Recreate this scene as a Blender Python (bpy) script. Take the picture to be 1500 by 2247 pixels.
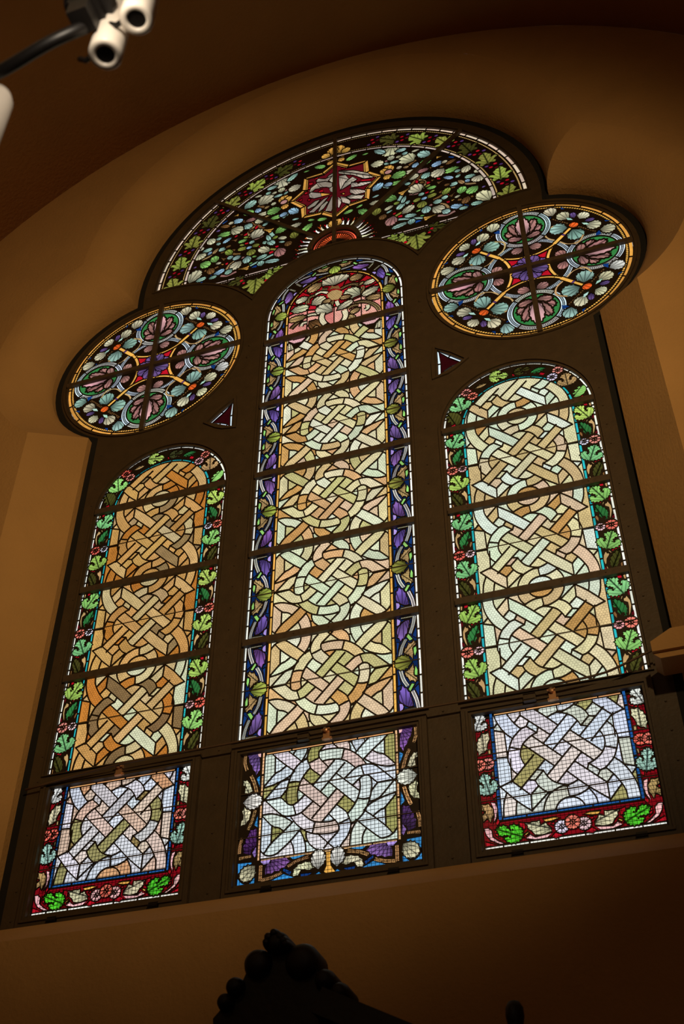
import bpy, bmesh, math, random
import numpy as np
from mathutils import Vector, Matrix
from mathutils.geometry import delaunay_2d_cdt
for o in list(bpy.data.objects): bpy.data.objects.remove(o)
scene = bpy.context.scene
COL = scene.collection
# ------------------------------------------------------------------ camera
def setup_camera():
    yaw, pitch, roll = -0.32365561, 0.73246548, 0.00364771
    cy, sy, cp, sp = math.cos(yaw), math.sin(yaw), math.cos(pitch), math.sin(pitch)
    fwd = Vector((sy*cp, cy*cp, sp)); right = Vector((cy, -sy, 0)); up = right.cross(fwd)
    c, s = math.cos(roll), math.sin(roll)
    r2 = c*right+s*up; u2 = -s*right+c*up
    cam = bpy.data.cameras.new('camera'); ob = bpy.data.objects.new('camera', cam); COL.objects.link(ob)
    m = Matrix((r2, u2, -fwd)).transposed().to_4x4(); m.translation = Vector((1.716586, -4.926646, -3.410116))
    ob.matrix_world = m
    cam.sensor_fit = 'VERTICAL'; cam.sensor_height = 36.0; cam.sensor_width = 24.0
    cam.lens = 2594.349/2247*36.0; cam.clip_start = .05; cam.clip_end = 200
    cam.dof.use_dof = True; cam.dof.focus_distance = 7.3; cam.dof.aperture_fstop = 4.0
    scene.camera = ob
setup_camera()
# ------------------------------------------------------------------ sky: even overcast
w = bpy.data.worlds.new('overcast_sky'); scene.world = w; w.use_nodes = True
bg = w.node_tree.nodes['Background']; bg.inputs['Color'].default_value = (.95, .98, 1, 1); bg.inputs['Strength'].default_value = 1.4
# ------------------------------------------------------------------ warm lamp of the nave and an added spot
def lamp(name, loc, watts, rad, col=(1, .68, .33)):
    l = bpy.data.lights.new(name, 'POINT'); l.energy = watts; l.shadow_soft_size = rad; l.color = col
    o = bpy.data.objects.new(name, l); o.location = loc; COL.objects.link(o)
lamp('nave_lamp', (-1.0, -7.0, 3.0), 26, .3)
def spot(name, loc, aim, watts, deg, col=(1, .70, .33)):
    l = bpy.data.lights.new(name, 'SPOT'); l.energy = watts; l.shadow_soft_size = .12; l.color = col; l.spot_size = math.radians(deg); l.spot_blend = 1.0
    o = bpy.data.objects.new(name, l); o.location = loc; COL.objects.link(o)
    o.rotation_euler = (Vector(aim)-Vector(loc)).to_track_quat('-Z', 'Y').to_euler()
spot('added_wall_spot', (3.1, -6.0, .7), (-.2, -.39, 1.85), 780, 68)  # added and unseen; soft cone shapes the wall's falloff and dark edges
scene.view_settings.view_transform = 'Standard'; scene.view_settings.look = 'None'
scene.view_settings.exposure = 0.0; scene.view_settings.gamma = 1.0; scene.view_settings.use_curve_mapping = False
# ------------------------------------------------------------------ drawn outlines, in metres on the window plane
LC=[[(.028,.159),(-.08,.043)],
[(.083,.136),(-.039,.002)],
[(-.133,.09),(-.004,-.041)],
[(-.159,.03),(-.044,-.081)],
[(.082,.05),(.109,.074),(.136,.096),(.165,.106),(.192,.108),(.217,.105),(.242,.094),(.281,.056),(.33,.004),(.347,-.015)],
[(.123,.004),(.159,.036),(.184,.049),(.206,.044),(.223,.027),(.25,-.002)],
[(.251,-.002),(.328,0),(.347,-.015)],
[(.251,-.002),(.224,-.034),(.219,-.042)],
[(.168,.101),(.182,.055)],
[(.218,.033),(.222,-.004),(.218,-.046),(.208,-.086),(.195,-.122),(.175,-.155),(.147,-.182),(.119,-.199)],
[(.159,.034),(.163,-.006),(.157,-.044),(.144,-.079),(.123,-.113),(.098,-.141)],
[(.153,-.071),(.183,-.078),(.21,-.076)],
[(-.048,.329),(-.071,.291),(-.095,.262),(-.111,.225),(-.114,.194),(-.104,.16),(-.089,.129),(-.044,.087)],
[(.02,.301),(-.002,.275),(-.032,.245),(-.05,.227),(-.054,.206),(-.047,.183),(-.03,.161),(-.003,.129)],
[(-.105,.169),(-.079,.178),(-.053,.189)],
[(-.048,.324),(-.017,.295),(.05,.226)],
[(.035,.32),(.076,.288),(.098,.262),(.11,.231),(.111,.203)],
[(-.046,.226),(-.009,.23),(.046,.226),(.087,.214),(.123,.193),(.163,.156),(.192,.115)],
[(-.034,.166),(-.001,.169),(.039,.165),(.076,.154),(.105,.133),(.138,.1)],
[(.08,.215),(.067,.16)],
[(-.109,.317),(-.109,.296),(-.114,.249),(-.126,.215),(-.142,.19)],
[(-.171,.319),(-.171,.282),(-.176,.26),(-.19,.234)],
[(-.114,.248),(-.11,.245)],
[(-.273,.295),(-.254,.288),(-.193,.232),(-.141,.18)],
[(-.32,.277),(-.288,.236),(-.23,.179),(-.181,.137)],
[(-.347,.245),(-.336,.263),(-.32,.28),(-.295,.292),(-.273,.295)],
[(-.288,.236),(-.286,.14)],
[(-.345,.074),(-.287,.138),(-.259,.151),(-.225,.175)],
[(-.345,.069),(-.292,.078),(-.233,.098),(-.199,.118),(-.182,.137)],
[(-.34,-.003),(-.267,.076),(-.242,.091),(-.208,.096)],
[(.35,.244),(.346,.259),(.336,.276),(.318,.293),(.296,.3),(.276,.299),(.256,.293)],
[(.256,.293),(.191,.239),(.14,.184)],
[(.323,.281),(.291,.237),(.227,.182),(.183,.141)],
[(.291,.237),(.29,.147)],
[(.227,.182),(.254,.161),(.29,.145),(.344,.084)],
[(.185,.14),(.221,.112),(.257,.093),(.299,.079),(.345,.079)],
[(.167,.331),(.172,.297),(.177,.271),(.19,.239)],
[(.109,.324),(.113,.276),(.118,.252),(.129,.221),(.143,.193)],
[(.11,.252),(.12,.249)],
[(-.116,.195),(-.142,.185)]]
LS=[[(.044,.174),(-.083,.041)],
[(.087,.13),(-.043,-.001)],
[(-.132,.086),(-.007,-.044)],
[(-.182,.051),(-.05,-.084)],
[(-.18,.294),(-.094,.217),(-.006,.124)],
[(-.179,.211),(-.102,.133),(-.048,.079)],
[(-.179,.302),(-.179,.211)],
[(-.049,.177),(-.021,.19),(.005,.192),(.044,.176),(.068,.158),(.087,.131),(.101,.102)],
[(.101,.102),(.131,.092)],
[(.101,.102),(.144,.146)],
[(.144,.146),(.174,.137)],
[(.081,.222),(.11,.202),(.133,.173),(.144,.146)],
[(.125,.322),(.12,.297),(.11,.264),(.087,.228),(.063,.211),(.026,.196),(-.003,.198)],
[(-.124,.32),(-.123,.289),(-.113,.258),(-.093,.225)],
[(-.096,.226),(-.071,.239),(-.042,.25),(-.006,.252)],
[(-.003,.254),(.002,.197)],
[(-.316,.336),(-.315,.288),(-.31,.241),(-.293,.186),(-.264,.131),(-.228,.091)],
[(-.258,.327),(-.258,.296),(-.254,.257),(-.238,.218),(-.213,.174),(-.183,.136)],
[(-.157,.145),(-.183,.136),(-.206,.115),(-.228,.091),(-.244,.056),(-.256,.017),(-.26,-.015),(-.257,-.035),(-.246,-.07),(-.225,-.099)],
[(-.11,.102),(-.134,.092),(-.164,.071),(-.183,.05),(-.195,.023),(-.199,-.008),(-.193,-.036),(-.183,-.059)],
[(-.247,.047),(-.195,.028)],
[(-.157,.145),(-.11,.102)],
[(-.143,.17),(-.157,.145)],
[(-.1,.13),(-.11,.102)],
[(-.179,.212),(-.213,.174)],
[(-.182,.297),(-.24,.232)],
[(-.297,.184),(-.318,.161)],
[(-.323,.155),(-.266,.133)],
[(-.265,.133),(-.263,.068),(-.261,-.008)],
[(-.325,.001),(-.26,-.003)],
[(-.138,-.014),(-.256,-.138)],
[(-.09,-.05),(-.217,-.18)],
[(.252,.13),(.249,.018)],
[(.174,.296),(.236,.238),(.309,.152)],
[(.171,.217),(.252,.131)],
[(.174,.296),(.171,.217)],
[(.309,.152),(.252,.131)],
[(.17,.29),(.094,.221)],
[(.171,.215),(.135,.18)],
[(.251,.318),(.244,.265),(.238,.238)],
[(.308,.312),(.299,.238),(.284,.192)]]
BC=[('s','p',[(.449,.269),(.445,.242),(.438,.217),(.429,.183),(.412,.151),(.393,.138),(.376,.164),(.374,.191),(.377,.227),(.396,.249),(.424,.27)]),
('p','v',[(.376,.291),(.392,.28),(.396,.266),(.389,.247),(.374,.241)]),
('p','B',[(.37,.139),(.386,.132),(.38,.101),(.37,.061)]),
('p','B',[(.458,.164),(.479,.22),(.482,.179),(.479,.144)]),
('l','k',[(.476,.123),(.464,.132),(.45,.118),(.434,.123),(.429,.104),(.416,.088),(.407,.068),(.409,.051),(.429,.045),(.439,.036),(.454,.013),(.459,.054),(.454,.081),(.463,.095),(.475,.105)]),
('p','g',[(.461,.086),(.475,.092),(.477,.059),(.467,.03),(.461,.06)]),
('c','g',[(.425,.164),(.435,.181),(.459,.139),(.443,.133)])]
RC=[(.474,.29),(.465,.237),(.446,.179)]
RC2=[(.422,.147),(.4,.102),(.386,.045)]
RC3=[(.4,.291),(.463,.29)]
PALM=[(.451,-.002),(.352,.006)]
BS=[('p','r',[(-.413,.296),(-.387,.298),(-.397,.278),(-.413,.277)]),
('p','r',[(-.384,.17),(-.342,.179),(-.343,.167),(-.382,.158)]),
('p','k',[(-.418,.162),(-.431,.131),(-.432,.093),(-.422,.054),(-.413,.035),(-.416,.059),(-.421,.091),(-.421,.118),(-.402,.131),(-.403,.149),(-.413,.152)]),
('p','k',[(-.401,.163),(-.395,.165),(-.388,.146),(-.391,.143)]),
('l','d',[(-.342,.159),(-.359,.158),(-.379,.144),(-.396,.125),(-.408,.104),(-.414,.082),(-.409,.057),(-.402,.038),(-.39,.028),(-.395,.05),(-.392,.062),(-.372,.05),(-.36,.071),(-.362,.098),(-.344,.103),(-.34,.12),(-.347,.136)]),
('p','b',[(-.347,.081),(-.338,.071),(-.343,.05),(-.352,.034),(-.355,.059)]),
('p','r',[(-.435,-.153),(-.39,-.174),(-.394,-.184),(-.434,-.168)]),
('p','k',[(-.358,-.177),(-.346,-.199),(-.341,-.229),(-.346,-.263),(-.351,-.258),(-.357,-.227),(-.372,-.207),(-.373,-.191),(-.364,-.191)]),
('p','k',[(-.351,-.271),(-.35,-.283),(-.355,-.307),(-.361,-.307)]),
('p','k',[(-.377,-.173),(-.372,-.177),(-.384,-.194),(-.389,-.191)]),
('l','O',[(-.435,-.18),(-.414,-.181),(-.394,-.197),(-.378,-.22),(-.369,-.247),(-.368,-.273),(-.376,-.299),(-.386,-.29),(-.401,-.294),(-.415,-.271),(-.417,-.253),(-.43,-.242),(-.433,-.219)]),
('p','r',[(-.344,-.276),(-.337,-.293),(-.341,-.308),(-.346,-.302)]),
('p','R',[(-.44,.065),(-.427,.055),(-.426,.034),(-.44,.037)]),
('p','b',[(-.433,-.262),(-.423,-.272),(-.423,-.304),(-.429,-.303)]),
('p','k',[(-.434,.297),(-.422,.294),(-.426,.268),(-.433,.266)]),
('p','R',[(-.437,.201),(-.425,.177),(-.431,.158),(-.437,.16)])]
BSM=[('oak','g',-.412,.17,-.348,.289,0.9),
('oak','g',-.363,-.17,-.413,-.047,0.95),
('ros','s',-.415,-.005,-.412,.036,1),
('ros','S',-.356,-.007,-.354,.025,1)]
HSM=[('curl','O',-.367,.032,-.418,.161,0.8),
('oak','g',-.323,.145,-.346,.282,1),
('ros','s',-.29,.307,-.287,.35,1),
('ros','s',-.252,.263,-.249,.302,1),
('curl','k',-.237,.331,-.158,.35,0.5),
('oak','g',-.148,.399,-.016,.371,0.75),
('oak','O',.006,.379,.124,.392,0.6),
('curl','d',.215,.351,.118,.339,0.6),
('ros','s',.28,.312,.285,.354,1),
('ros','S',.241,.264,.245,.297,1),
('oak','k',.325,.15,.32,.274,0.95),
('curl','g',.338,.049,.41,.136,0.8)]
HM=[('sh','c',.004,.218,.002,.334,2.1),
('sh','k',-.095,.293,-.204,.213,0.7),
('sh','c',-.195,.162,-.296,.131,0.7),
('sh','c',-.173,.058,-.065,.115,0.9),
('sh','k',-.095,.044,-.022,.062,0.8),
('sh','c',-.333,.051,-.184,.045,0.62),
('sh','c',-.013,-.075,-.133,.019,0.85),
('sh','k',-.198,-.054,-.345,-.054,0.5),
('sh','b',-.185,-.117,-.091,-.221,0.7),
('sh','k',.222,.247,.11,.24,0.75),
('sh','c',.21,.139,.309,.157,0.6),
('sh','c',.193,.027,.079,.121,0.9),
('sh','k',.132,.041,.04,.054,0.6),
('sh','c',.338,.073,.201,.013,0.55),
('sh','k',.227,-.021,.351,-.048,0.55),
('sh','c',.018,-.076,.142,-.004,0.5),
('sh','k',.192,-.111,.117,-.149,0.7),
('sh','k',.15,-.241,.102,-.16,0.7),
('sh','k',-.151,-.237,-.122,-.186,0.6),
('sh','k',.183,.132,.218,.177,0.5)]
HP=[('p','k',[(-.053,.14),(-.019,.165),(.02,.161),(.063,.122),(.053,.067),(.03,.041),(-.018,.052),(-.051,.107)]),
('p','b',[(-.328,-.206),(-.19,-.196),(-.191,-.255),(-.327,-.248)]),
('p','b',[(.205,-.195),(.323,-.208),(.323,-.247),(.206,-.237)]),
('p','b',[(-.042,.177),(-.019,.227),(.004,.206),(.028,.208),(.048,.152),(-.003,.179)])]
HR=[('k',[(-.014,.047),(-.021,.003),(-.036,-.032)]),
('c',[(.017,.034),(.025,-.004),(.041,-.039)]),
('c',[(-.148,.166),(-.097,.181),(-.05,.15)]),
('k',[(.051,.156),(.106,.176),(.152,.169),(.19,.141)]),
('k',[(.213,.119),(.209,.074),(.19,.046)]),
('k',[(-.201,.087),(-.198,.133),(-.171,.158),(-.144,.159)]),
('c',[(-.232,-.058),(-.171,-.048),(-.109,-.066)]),
('k',[(-.319,-.15),(-.285,-.112),(-.24,-.078)]),
('c',[(-.245,-.15),(-.231,-.121),(-.2,-.122)]),
('k',[(.143,-.051),(.197,-.049),(.257,-.079),(.308,-.14),(.33,-.194)]),
('c',[(.226,-.153),(.248,-.139),(.245,-.103)]),
('k',[(.102,-.092),(.136,-.071),(.181,-.078)]),
('k',[(-.097,.211),(-.05,.192)])]
HRING=[(-.082,-.065),(-.092,-.118),(-.072,-.183),(-.03,-.233),(.023,-.237),(.068,-.209),(.086,-.154),(.075,-.093)]
NM=[('sh','c',.476,1.137,.446,.985,1.1),
('sh','T',.492,1.037,.594,1.025,0.6),
('sh','c',.702,.969,.624,.961,0.5),
('sh','c',.641,.822,.543,.944,1),
('sh','T',.535,.886,.442,.891,0.5),
('sh','T',.776,.831,.678,.926,0.75),
('sh','g',.789,.796,.686,.742,0.75),
('sh','l',.876,.711,.773,.674,0.7),
('sh','b',.978,.692,.883,.646,0.5),
('sh','p',1.01,.64,.968,.626,0.8),
('sh','T',.76,.614,.697,.541,0.85),
('sh','g',.996,.567,.861,.546,0.6),
('sh','c',1.06,.561,1.017,.464,0.8),
('sh','T',1.11,.397,1.014,.407,0.65),
('sh','c',1.159,.433,1.09,.454,0.8),
('sh','c',1.133,.388,1.098,.302,1.2),
('sh','l',.856,.494,.938,.435,0.5),
('sh','T',.891,.355,.97,.365,0.75),
('sh','g',.718,.399,.806,.392,0.6),
('sh','c',.678,.381,.608,.496,1),
('sh','g',.972,.205,1.003,.303,0.8),
('sh','g',1.11,.257,1.021,.182,0.85),
('sh','c',1.181,.027,1.111,.177,0.8),
('sh','T',1.137,.029,1.036,.045,0.6),
('sh','l',.991,.035,.889,.093,0.6),
('sh','T',.828,.196,.88,.24,0.8),
('sh','o',.705,.281,.804,.3,0.6),
('sh','o',.683,.305,.614,.272,0.7),
('sh','o',.693,.261,.671,.166,0.9),
('sh','T',.588,.318,.557,.266,0.7),
('sh','c',.76,.144,.841,.048,0.85),
('horn','y',.78,.038,.686,.019,0.6),
('sh','T',.643,.098,.539,.125,0.55),
('sh','T',.551,.312,.489,.226,0.6),
('sh','g',.626,.136,.672,.153,0.6),
('sh','T',.58,.042,.433,.008,0.38),
('sh','c',.468,.309,.388,.267,0.55),
('sh','T',.459,.254,.403,.221,0.5),
('sh','c',.676,.698,.539,.685,0.45),
('sh','g',.556,.591,.428,.592,0.5),
('horn','y',.593,.47,.515,.422,0.7),
('horn','y',.868,.777,.82,.78,0.8),
('sh','p',1.168,.228,1.136,.211,0.8),
('sh','T',.561,.391,.53,.292,0.4),
('horn','b',.938,.255,.894,.21,0.6),
('horn','y',.948,.171,.902,.154,0.5),
('horn','b',.865,.451,.81,.431,0.7),
('horn','b',.805,.494,.766,.487,0.8),
('sh','k',.967,.401,1.012,.325,0.5),
('sh','g',.699,.063,.658,.076,0.6),
('sh','k',.514,.529,.454,.517,0.6)]
NR=[('b',[(.588,.479),(.65,.558),(.734,.641),(.791,.681)]),
('m',[(.589,.391),(.643,.371),(.682,.379)]),
('k',[(.666,.55),(.704,.517),(.721,.454),(.699,.411)]),
('m',[(.791,.014),(.862,-.006),(.923,.016)]),
('k',[(.811,.159),(.854,.125),(.884,.047)]),
('b',[(.95,.144),(1.013,.127),(1.067,.14)]),
('b',[(.959,.459),(.984,.487),(.998,.521)]),
('b',[(.792,.542),(.834,.59),(.861,.646)]),
('m',[(.712,.102),(.718,.151),(.758,.177)]),
('b',[(.818,.3),(.881,.322),(.942,.319)]),
('b',[(.477,.942),(.527,.96),(.569,.968)]),
('m',[(.411,.932),(.445,.944),(.47,.961)]),
('b',[(.587,.771),(.628,.807),(.662,.833)]),
('k',[(.494,.677),(.55,.649),(.606,.635)]),
('T',[(.387,.577),(.403,.583),(.435,.554)]),
('T',[(.475,.292),(.509,.356),(.534,.41)]),
('T',[(.463,.115),(.57,.079),(.683,.039)]),
('o',[(.424,.12),(.479,.159),(.543,.195)]),
('k',[(.999,.358),(1.041,.31),(1.101,.294)]),
('b',[(.768,.231),(.815,.248),(.848,.272)])]
NP=[('p','r',[(.65,.558),(.669,.534),(.66,.498),(.639,.522)]),
('p','r',[(.735,.495),(.765,.473),(.74,.445),(.725,.466)]),
('p','r',[(.81,.519),(.836,.493),(.835,.466),(.812,.477)]),
('p','r',[(.87,.268),(.892,.244),(.882,.216),(.865,.244)]),
('p','r',[(.932,.218),(.968,.175),(.956,.165),(.934,.191)]),
('p','r',[(.864,.166),(.891,.166),(.889,.134),(.87,.137)]),
('p','r',[(.495,.152),(.534,.16),(.525,.119),(.494,.127)]),
('p','r',[(.599,.259),(.623,.274),(.614,.233),(.591,.231)]),
('p','r',[(.697,.358),(.744,.362),(.735,.333),(.704,.335)]),
('p','r',[(.842,.047),(.869,.048),(.864,.025),(.845,.027)]),
('p','r',[(.458,.208),(.489,.207),(.472,.176),(.453,.182)]),
('p','B',[(.918,.751),(.964,.727),(.951,.705),(.913,.732)]),
('p','B',[(.995,.071),(1.023,.045),(1.027,.005),(.998,.018)]),
('p','B',[(1.057,.003),(1.102,.008),(1.119,-.013),(1.077,-.019)]),
('p','B',[(.606,.036),(.652,.028),(.681,.008),(.627,-.005)]),
('p','B',[(1.186,.134),(1.194,.053),(1.181,.072)])]
NC=[('sh','y',.03,1.24,.039,1.325,0.8),
('sh','y',.03,1.198,.1,1.224,0.7),
('sh','y',.03,1.187,.063,1.118,0.8),
('sh','g',.188,1.163,.084,1.108,0.55),
('sh','g',.217,1.127,.279,1.126,0.5),
('sh','c',.288,.952,.403,.914,0.85),
('sh','l',.305,.56,.386,.655,0.7),
('sh','T',.29,.482,.358,.496,0.5),
('sh','c',.267,.417,.383,.39,0.6),
('sh','g',.163,.401,.225,.433,0.5),
('sh','g',.183,.383,.271,.277,0.55),
('sh','g',.059,.371,.149,.399,0.55),
('sh','y',.032,.287,.096,.303,1),
('sh','y',.032,.223,.054,.213,1.2),
('sh','y',.431,.75,.434,.873,0.9),
('sh','y',.431,.75,.38,.747,0.9),
('sh','y',.431,.75,.418,.669,0.9),
('sh','y',.431,.75,.376,.838,0.7),
('sh','T',.323,1.15,.415,1.05,0.5)]
BIRD=[('l','c',[(.025,.994),(.151,.941),(.267,.843),(.314,.759),(.237,.778),(.151,.871),(.026,.954)]),
('l','c',[(.029,.922),(.081,.91),(.128,.793),(.041,.718),(.032,.781)]),
('l','c',[(.082,.806),(.14,.856),(.18,.797),(.105,.745),(.041,.708)]),
('l','c',[(.131,.781),(.214,.74),(.288,.714),(.299,.693),(.225,.686),(.128,.705)]),
('l','c',[(.119,.694),(.179,.665),(.247,.608),(.241,.582),(.167,.589),(.122,.639)]),
('l','c',[(.087,.598),(.133,.605),(.201,.567),(.24,.553),(.212,.51),(.121,.553)]),
('l','c',[(.042,.63),(.087,.589),(.124,.523),(.116,.485),(.059,.535)]),
('l','c',[(.021,.63),(.044,.59),(.048,.531),(.031,.473),(.022,.487)]),
('l','c',[(-.019,.996),(-.06,.966),(-.077,.934),(-.029,.851),(-.015,.863)]),
('l','c',[(-.166,.938),(-.149,.97),(-.089,.935),(-.03,.951),(-.065,.888),(-.124,.887)]),
('l','c',[(-.16,.915),(-.089,.9),(-.029,.851),(-.029,.771),(-.076,.814),(-.153,.842)]),
('l','c',[(-.22,.815),(-.206,.868),(-.16,.905),(-.129,.82),(-.17,.83),(-.205,.798)]),
('l','c',[(-.222,.787),(-.205,.803),(-.128,.756),(-.115,.696),(-.179,.702),(-.215,.734)]),
('l','c',[(-.052,.783),(-.015,.804),(-.012,.704),(-.04,.728)]),
('l','c',[(-.233,.607),(-.167,.662),(-.123,.666),(-.166,.595),(-.223,.574)]),
('l','c',[(-.222,.526),(-.165,.585),(-.097,.658),(-.051,.675),(-.119,.573),(-.175,.509)]),
('l','c',[(-.141,.507),(-.113,.579),(-.073,.618),(-.056,.6),(-.095,.523),(-.129,.497)]),
('l','c',[(-.083,.484),(-.056,.571),(-.028,.663),(-.016,.629),(-.018,.515),(-.032,.456)]),
('p','y',[(-.122,.753),(-.028,.693),(-.115,.698)]),
('p','y',[(.044,.662),(.076,.662),(.073,.634)]),
('p','r',[(-.226,.948),(-.19,.94),(-.195,.902),(-.219,.904)]),
('p','r',[(-.179,.985),(-.143,.993),(-.149,.97),(-.172,.962)]),
('p','r',[(-.146,.789),(-.111,.801),(-.099,.756),(-.134,.763)]),
('p','r',[(-.258,.824),(-.235,.827),(-.234,.792),(-.258,.794)]),
('p','r',[(-.303,.738),(-.28,.756),(-.279,.716),(-.309,.721)]),
('p','r',[(-.226,.72),(-.203,.709),(-.214,.685),(-.232,.698)]),
('p','r',[(.208,.782),(.294,.75),(.288,.723),(.22,.747)]),
('p','r',[(.046,1.024),(.087,1.009),(.081,.996),(.046,1.004)]),
('p','r',[(.179,.748),(.203,.756),(.203,.746),(.185,.735)]),
('p','r',[(-.23,.88),(-.212,.881),(-.212,.851),(-.23,.855)])]
QC=[('s','p',[(-.369,.25),(-.387,.221),(-.409,.262),(-.427,.298),(-.443,.354),(-.39,.353),(-.372,.314)]),
('p','S',[(-.388,.355),(-.366,.353),(-.367,.323),(-.381,.332)]),
('l','c',[(-.458,.208),(-.438,.207),(-.42,.185),(-.4,.137),(-.421,.126),(-.445,.132),(-.442,.172),(-.456,.179)]),
('l','c',[(-.446,.06),(-.408,.036),(-.403,.021),(-.412,-.017),(-.43,-.041),(-.457,-.046),(-.455,-.018),(-.443,0),(-.453,.037)]),
('p','U',[(-.386,.208),(-.365,.223),(-.363,.151)]),
('p','U',[(-.366,.011),(-.363,-.067),(-.384,-.048)]),
('s','P',[(-.394,-.207),(-.432,-.19),(-.437,-.151),(-.426,-.115),(-.405,-.072),(-.375,-.065),(-.366,-.098),(-.366,-.162),(-.388,-.174)]),
('p','p',[(-.387,-.193),(-.368,-.162),(-.363,-.208),(-.372,-.222)]),
('p','U',[(-.458,-.239),(-.386,-.242),(-.384,-.251),(-.431,-.268),(-.454,-.298)]),
('p','U',[(-.456,-.356),(-.455,-.317),(-.434,-.341),(-.415,-.351),(-.416,-.36)]),
('p','U',[(-.363,-.278),(-.364,-.34),(-.366,-.356),(-.402,-.357),(-.375,-.328)]),
('s','p',[(-.209,-.244),(-.184,-.268),(-.211,-.293),(-.243,-.307),(-.28,-.316),(-.313,-.317),(-.312,-.268),(-.286,-.257),(-.283,-.244)]),
('p','v',[(-.343,-.244),(-.287,-.242),(-.297,-.262),(-.323,-.264)]),
('p','U',[(-.19,-.245),(-.104,-.243),(-.135,-.253),(-.171,-.261)]),
('l','c',[(-.17,-.307),(-.148,-.288),(-.112,-.279),(-.086,-.282),(-.064,-.315),(-.093,-.325),(-.129,-.316),(-.147,-.343),(-.172,-.346),(-.18,-.338)]),
('p','U',[(-.304,-.358),(-.221,-.325),(-.146,-.359),(-.241,-.358)]),
('p','U',[(-.079,-.359),(-.045,-.339),(-.02,-.361)]),
('p','B',[(-.222,-.295),(-.18,-.32),(-.187,-.337),(-.225,-.309)]),
('p','B',[(-.136,-.337),(-.074,-.339),(-.103,-.356),(-.132,-.352)])]
QCV=[(-.009,-.246),(.013,-.248),(.012,-.293),(.015,-.319),(.037,-.351),(.007,-.361),(-.02,-.343),(-.006,-.312)]
QCM=[('sh','w',-.452,.083,-.346,.077,0.85),
('sh','c',-.366,-.261,-.439,-.33,0.85),
('sh','w',-.046,-.328,-.049,-.226,0.75)]
QCR=[[(-.452,.349),(-.454,.307),(-.439,.259)],[(-.417,.23),(-.395,.181),(-.38,.127)],[(-.382,.032),(-.395,-.019),(-.415,-.071)],[(-.443,-.108),(-.452,-.149),(-.453,-.191)],[(-.454,-.215),(-.39,-.213)],[(-.338,-.264),(-.338,-.344)],[(-.334,-.341),(-.279,-.334),(-.228,-.316)],[(-.2,-.291),(-.153,-.269),(-.094,-.257)]]
QS=[('l','c',[(-.373,.248),(-.342,.246),(-.338,.211),(-.355,.172),(-.353,.152),(-.371,.14),(-.396,.13),(-.404,.162),(-.403,.196),(-.393,.221)]),
('p','r',[(-.376,.257),(-.338,.275),(-.339,.261),(-.37,.248)]),
('p','r',[(-.382,.034),(-.352,.028),(-.355,.01),(-.381,.021)]),
('l','k',[(-.406,-.126),(-.373,-.128),(-.352,-.156),(-.353,-.187),(-.369,-.225),(-.379,-.201),(-.401,-.215),(-.404,-.183),(-.386,-.165),(-.405,-.154)]),
('p','S',[(-.359,-.123),(-.34,-.13),(-.333,-.163),(-.34,-.2),(-.355,-.229),(-.347,-.192),(-.349,-.156)]),
('p','r',[(-.348,-.085),(-.332,-.07),(-.334,-.098),(-.345,-.107)]),
('p','r',[(-.401,-.314),(-.342,-.34),(-.4,-.338)]),
('p','S',[(-.401,-.249),(-.383,-.249),(-.368,-.265),(-.367,-.296),(-.34,-.32),(-.313,-.335),(-.335,-.333),(-.375,-.308),(-.392,-.282)]),
('p','r',[(-.354,-.26),(-.337,-.283),(-.333,-.305),(-.35,-.288)]),
('p','r',[(-.237,-.244),(-.215,-.251),(-.215,-.279),(-.236,-.272)]),
('l','c',[(-.215,-.248),(-.18,-.25),(-.147,-.248),(-.145,-.273),(-.12,-.263),(-.097,-.294),(-.096,-.308),(-.137,-.325),(-.173,-.312),(-.202,-.277)]),
('p','S',[(-.216,-.324),(-.195,-.309),(-.175,-.326),(-.098,-.317),(-.119,-.334),(-.164,-.338)]),
('p','y',[(-.131,-.247),(-.083,-.243),(-.052,-.248),(-.091,-.257),(-.117,-.258)]),
('p','r',[(-.092,-.268),(-.08,-.266),(-.084,-.279),(-.096,-.274)]),
('p','r',[(-.1,-.334),(-.082,-.317),(-.044,-.336),(-.083,-.343)]),
('p','y',[(-.22,-.305),(-.2,-.293),(-.198,-.298),(-.214,-.309)]),
('p','k',[(-.35,.152),(-.34,.153),(-.339,.127),(-.349,.129)]),
('p','k',[(-.341,.034),(-.334,.036),(-.337,.007),(-.342,.008)]),
('p','r',[(-.345,-.227),(-.334,-.208),(-.329,-.226),(-.34,-.245)])]
QSM=[('oak','w',-.407,.259,-.367,.355,0.9),
('ros','s',-.358,.078,-.355,.113,1),
('ros','s',-.399,.076,-.396,.109,1),
('oak','T',-.358,-.092,-.384,.03,0.75),
('oak','G',-.222,-.318,-.346,-.258,0.62),
('ros','S',-.05,-.293,-.046,-.26,1)]
CRESTDATA=[('bud', [(0.139, -1.667, 0.02), (0.118, -1.68, 0.022), (0.163, -1.684, 0.022), (0.111, -1.7, 0.019), (0.178, -1.7, 0.021), (0.187, -1.714, 0.019), (0.145, -1.699, 0.038)]), ('scroll', [(0.068, -1.76, 0.054), (0.238, -1.77, 0.065), (-0.014, -1.835, 0.036), (0.328, -1.849, 0.039), (-0.048, -1.885, 0.032), (0.384, -1.898, 0.035)]), ('board', [(-0.098, -1.932), (-0.038, -1.871), (0.006, -1.817), (0.03, -1.761), (0.093, -1.723), (0.211, -1.737), (0.286, -1.8), (0.348, -1.856), (0.415, -1.928), (0.596, -2.006), (0.584, -2.074), (-0.092, -2.008)])]
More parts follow.
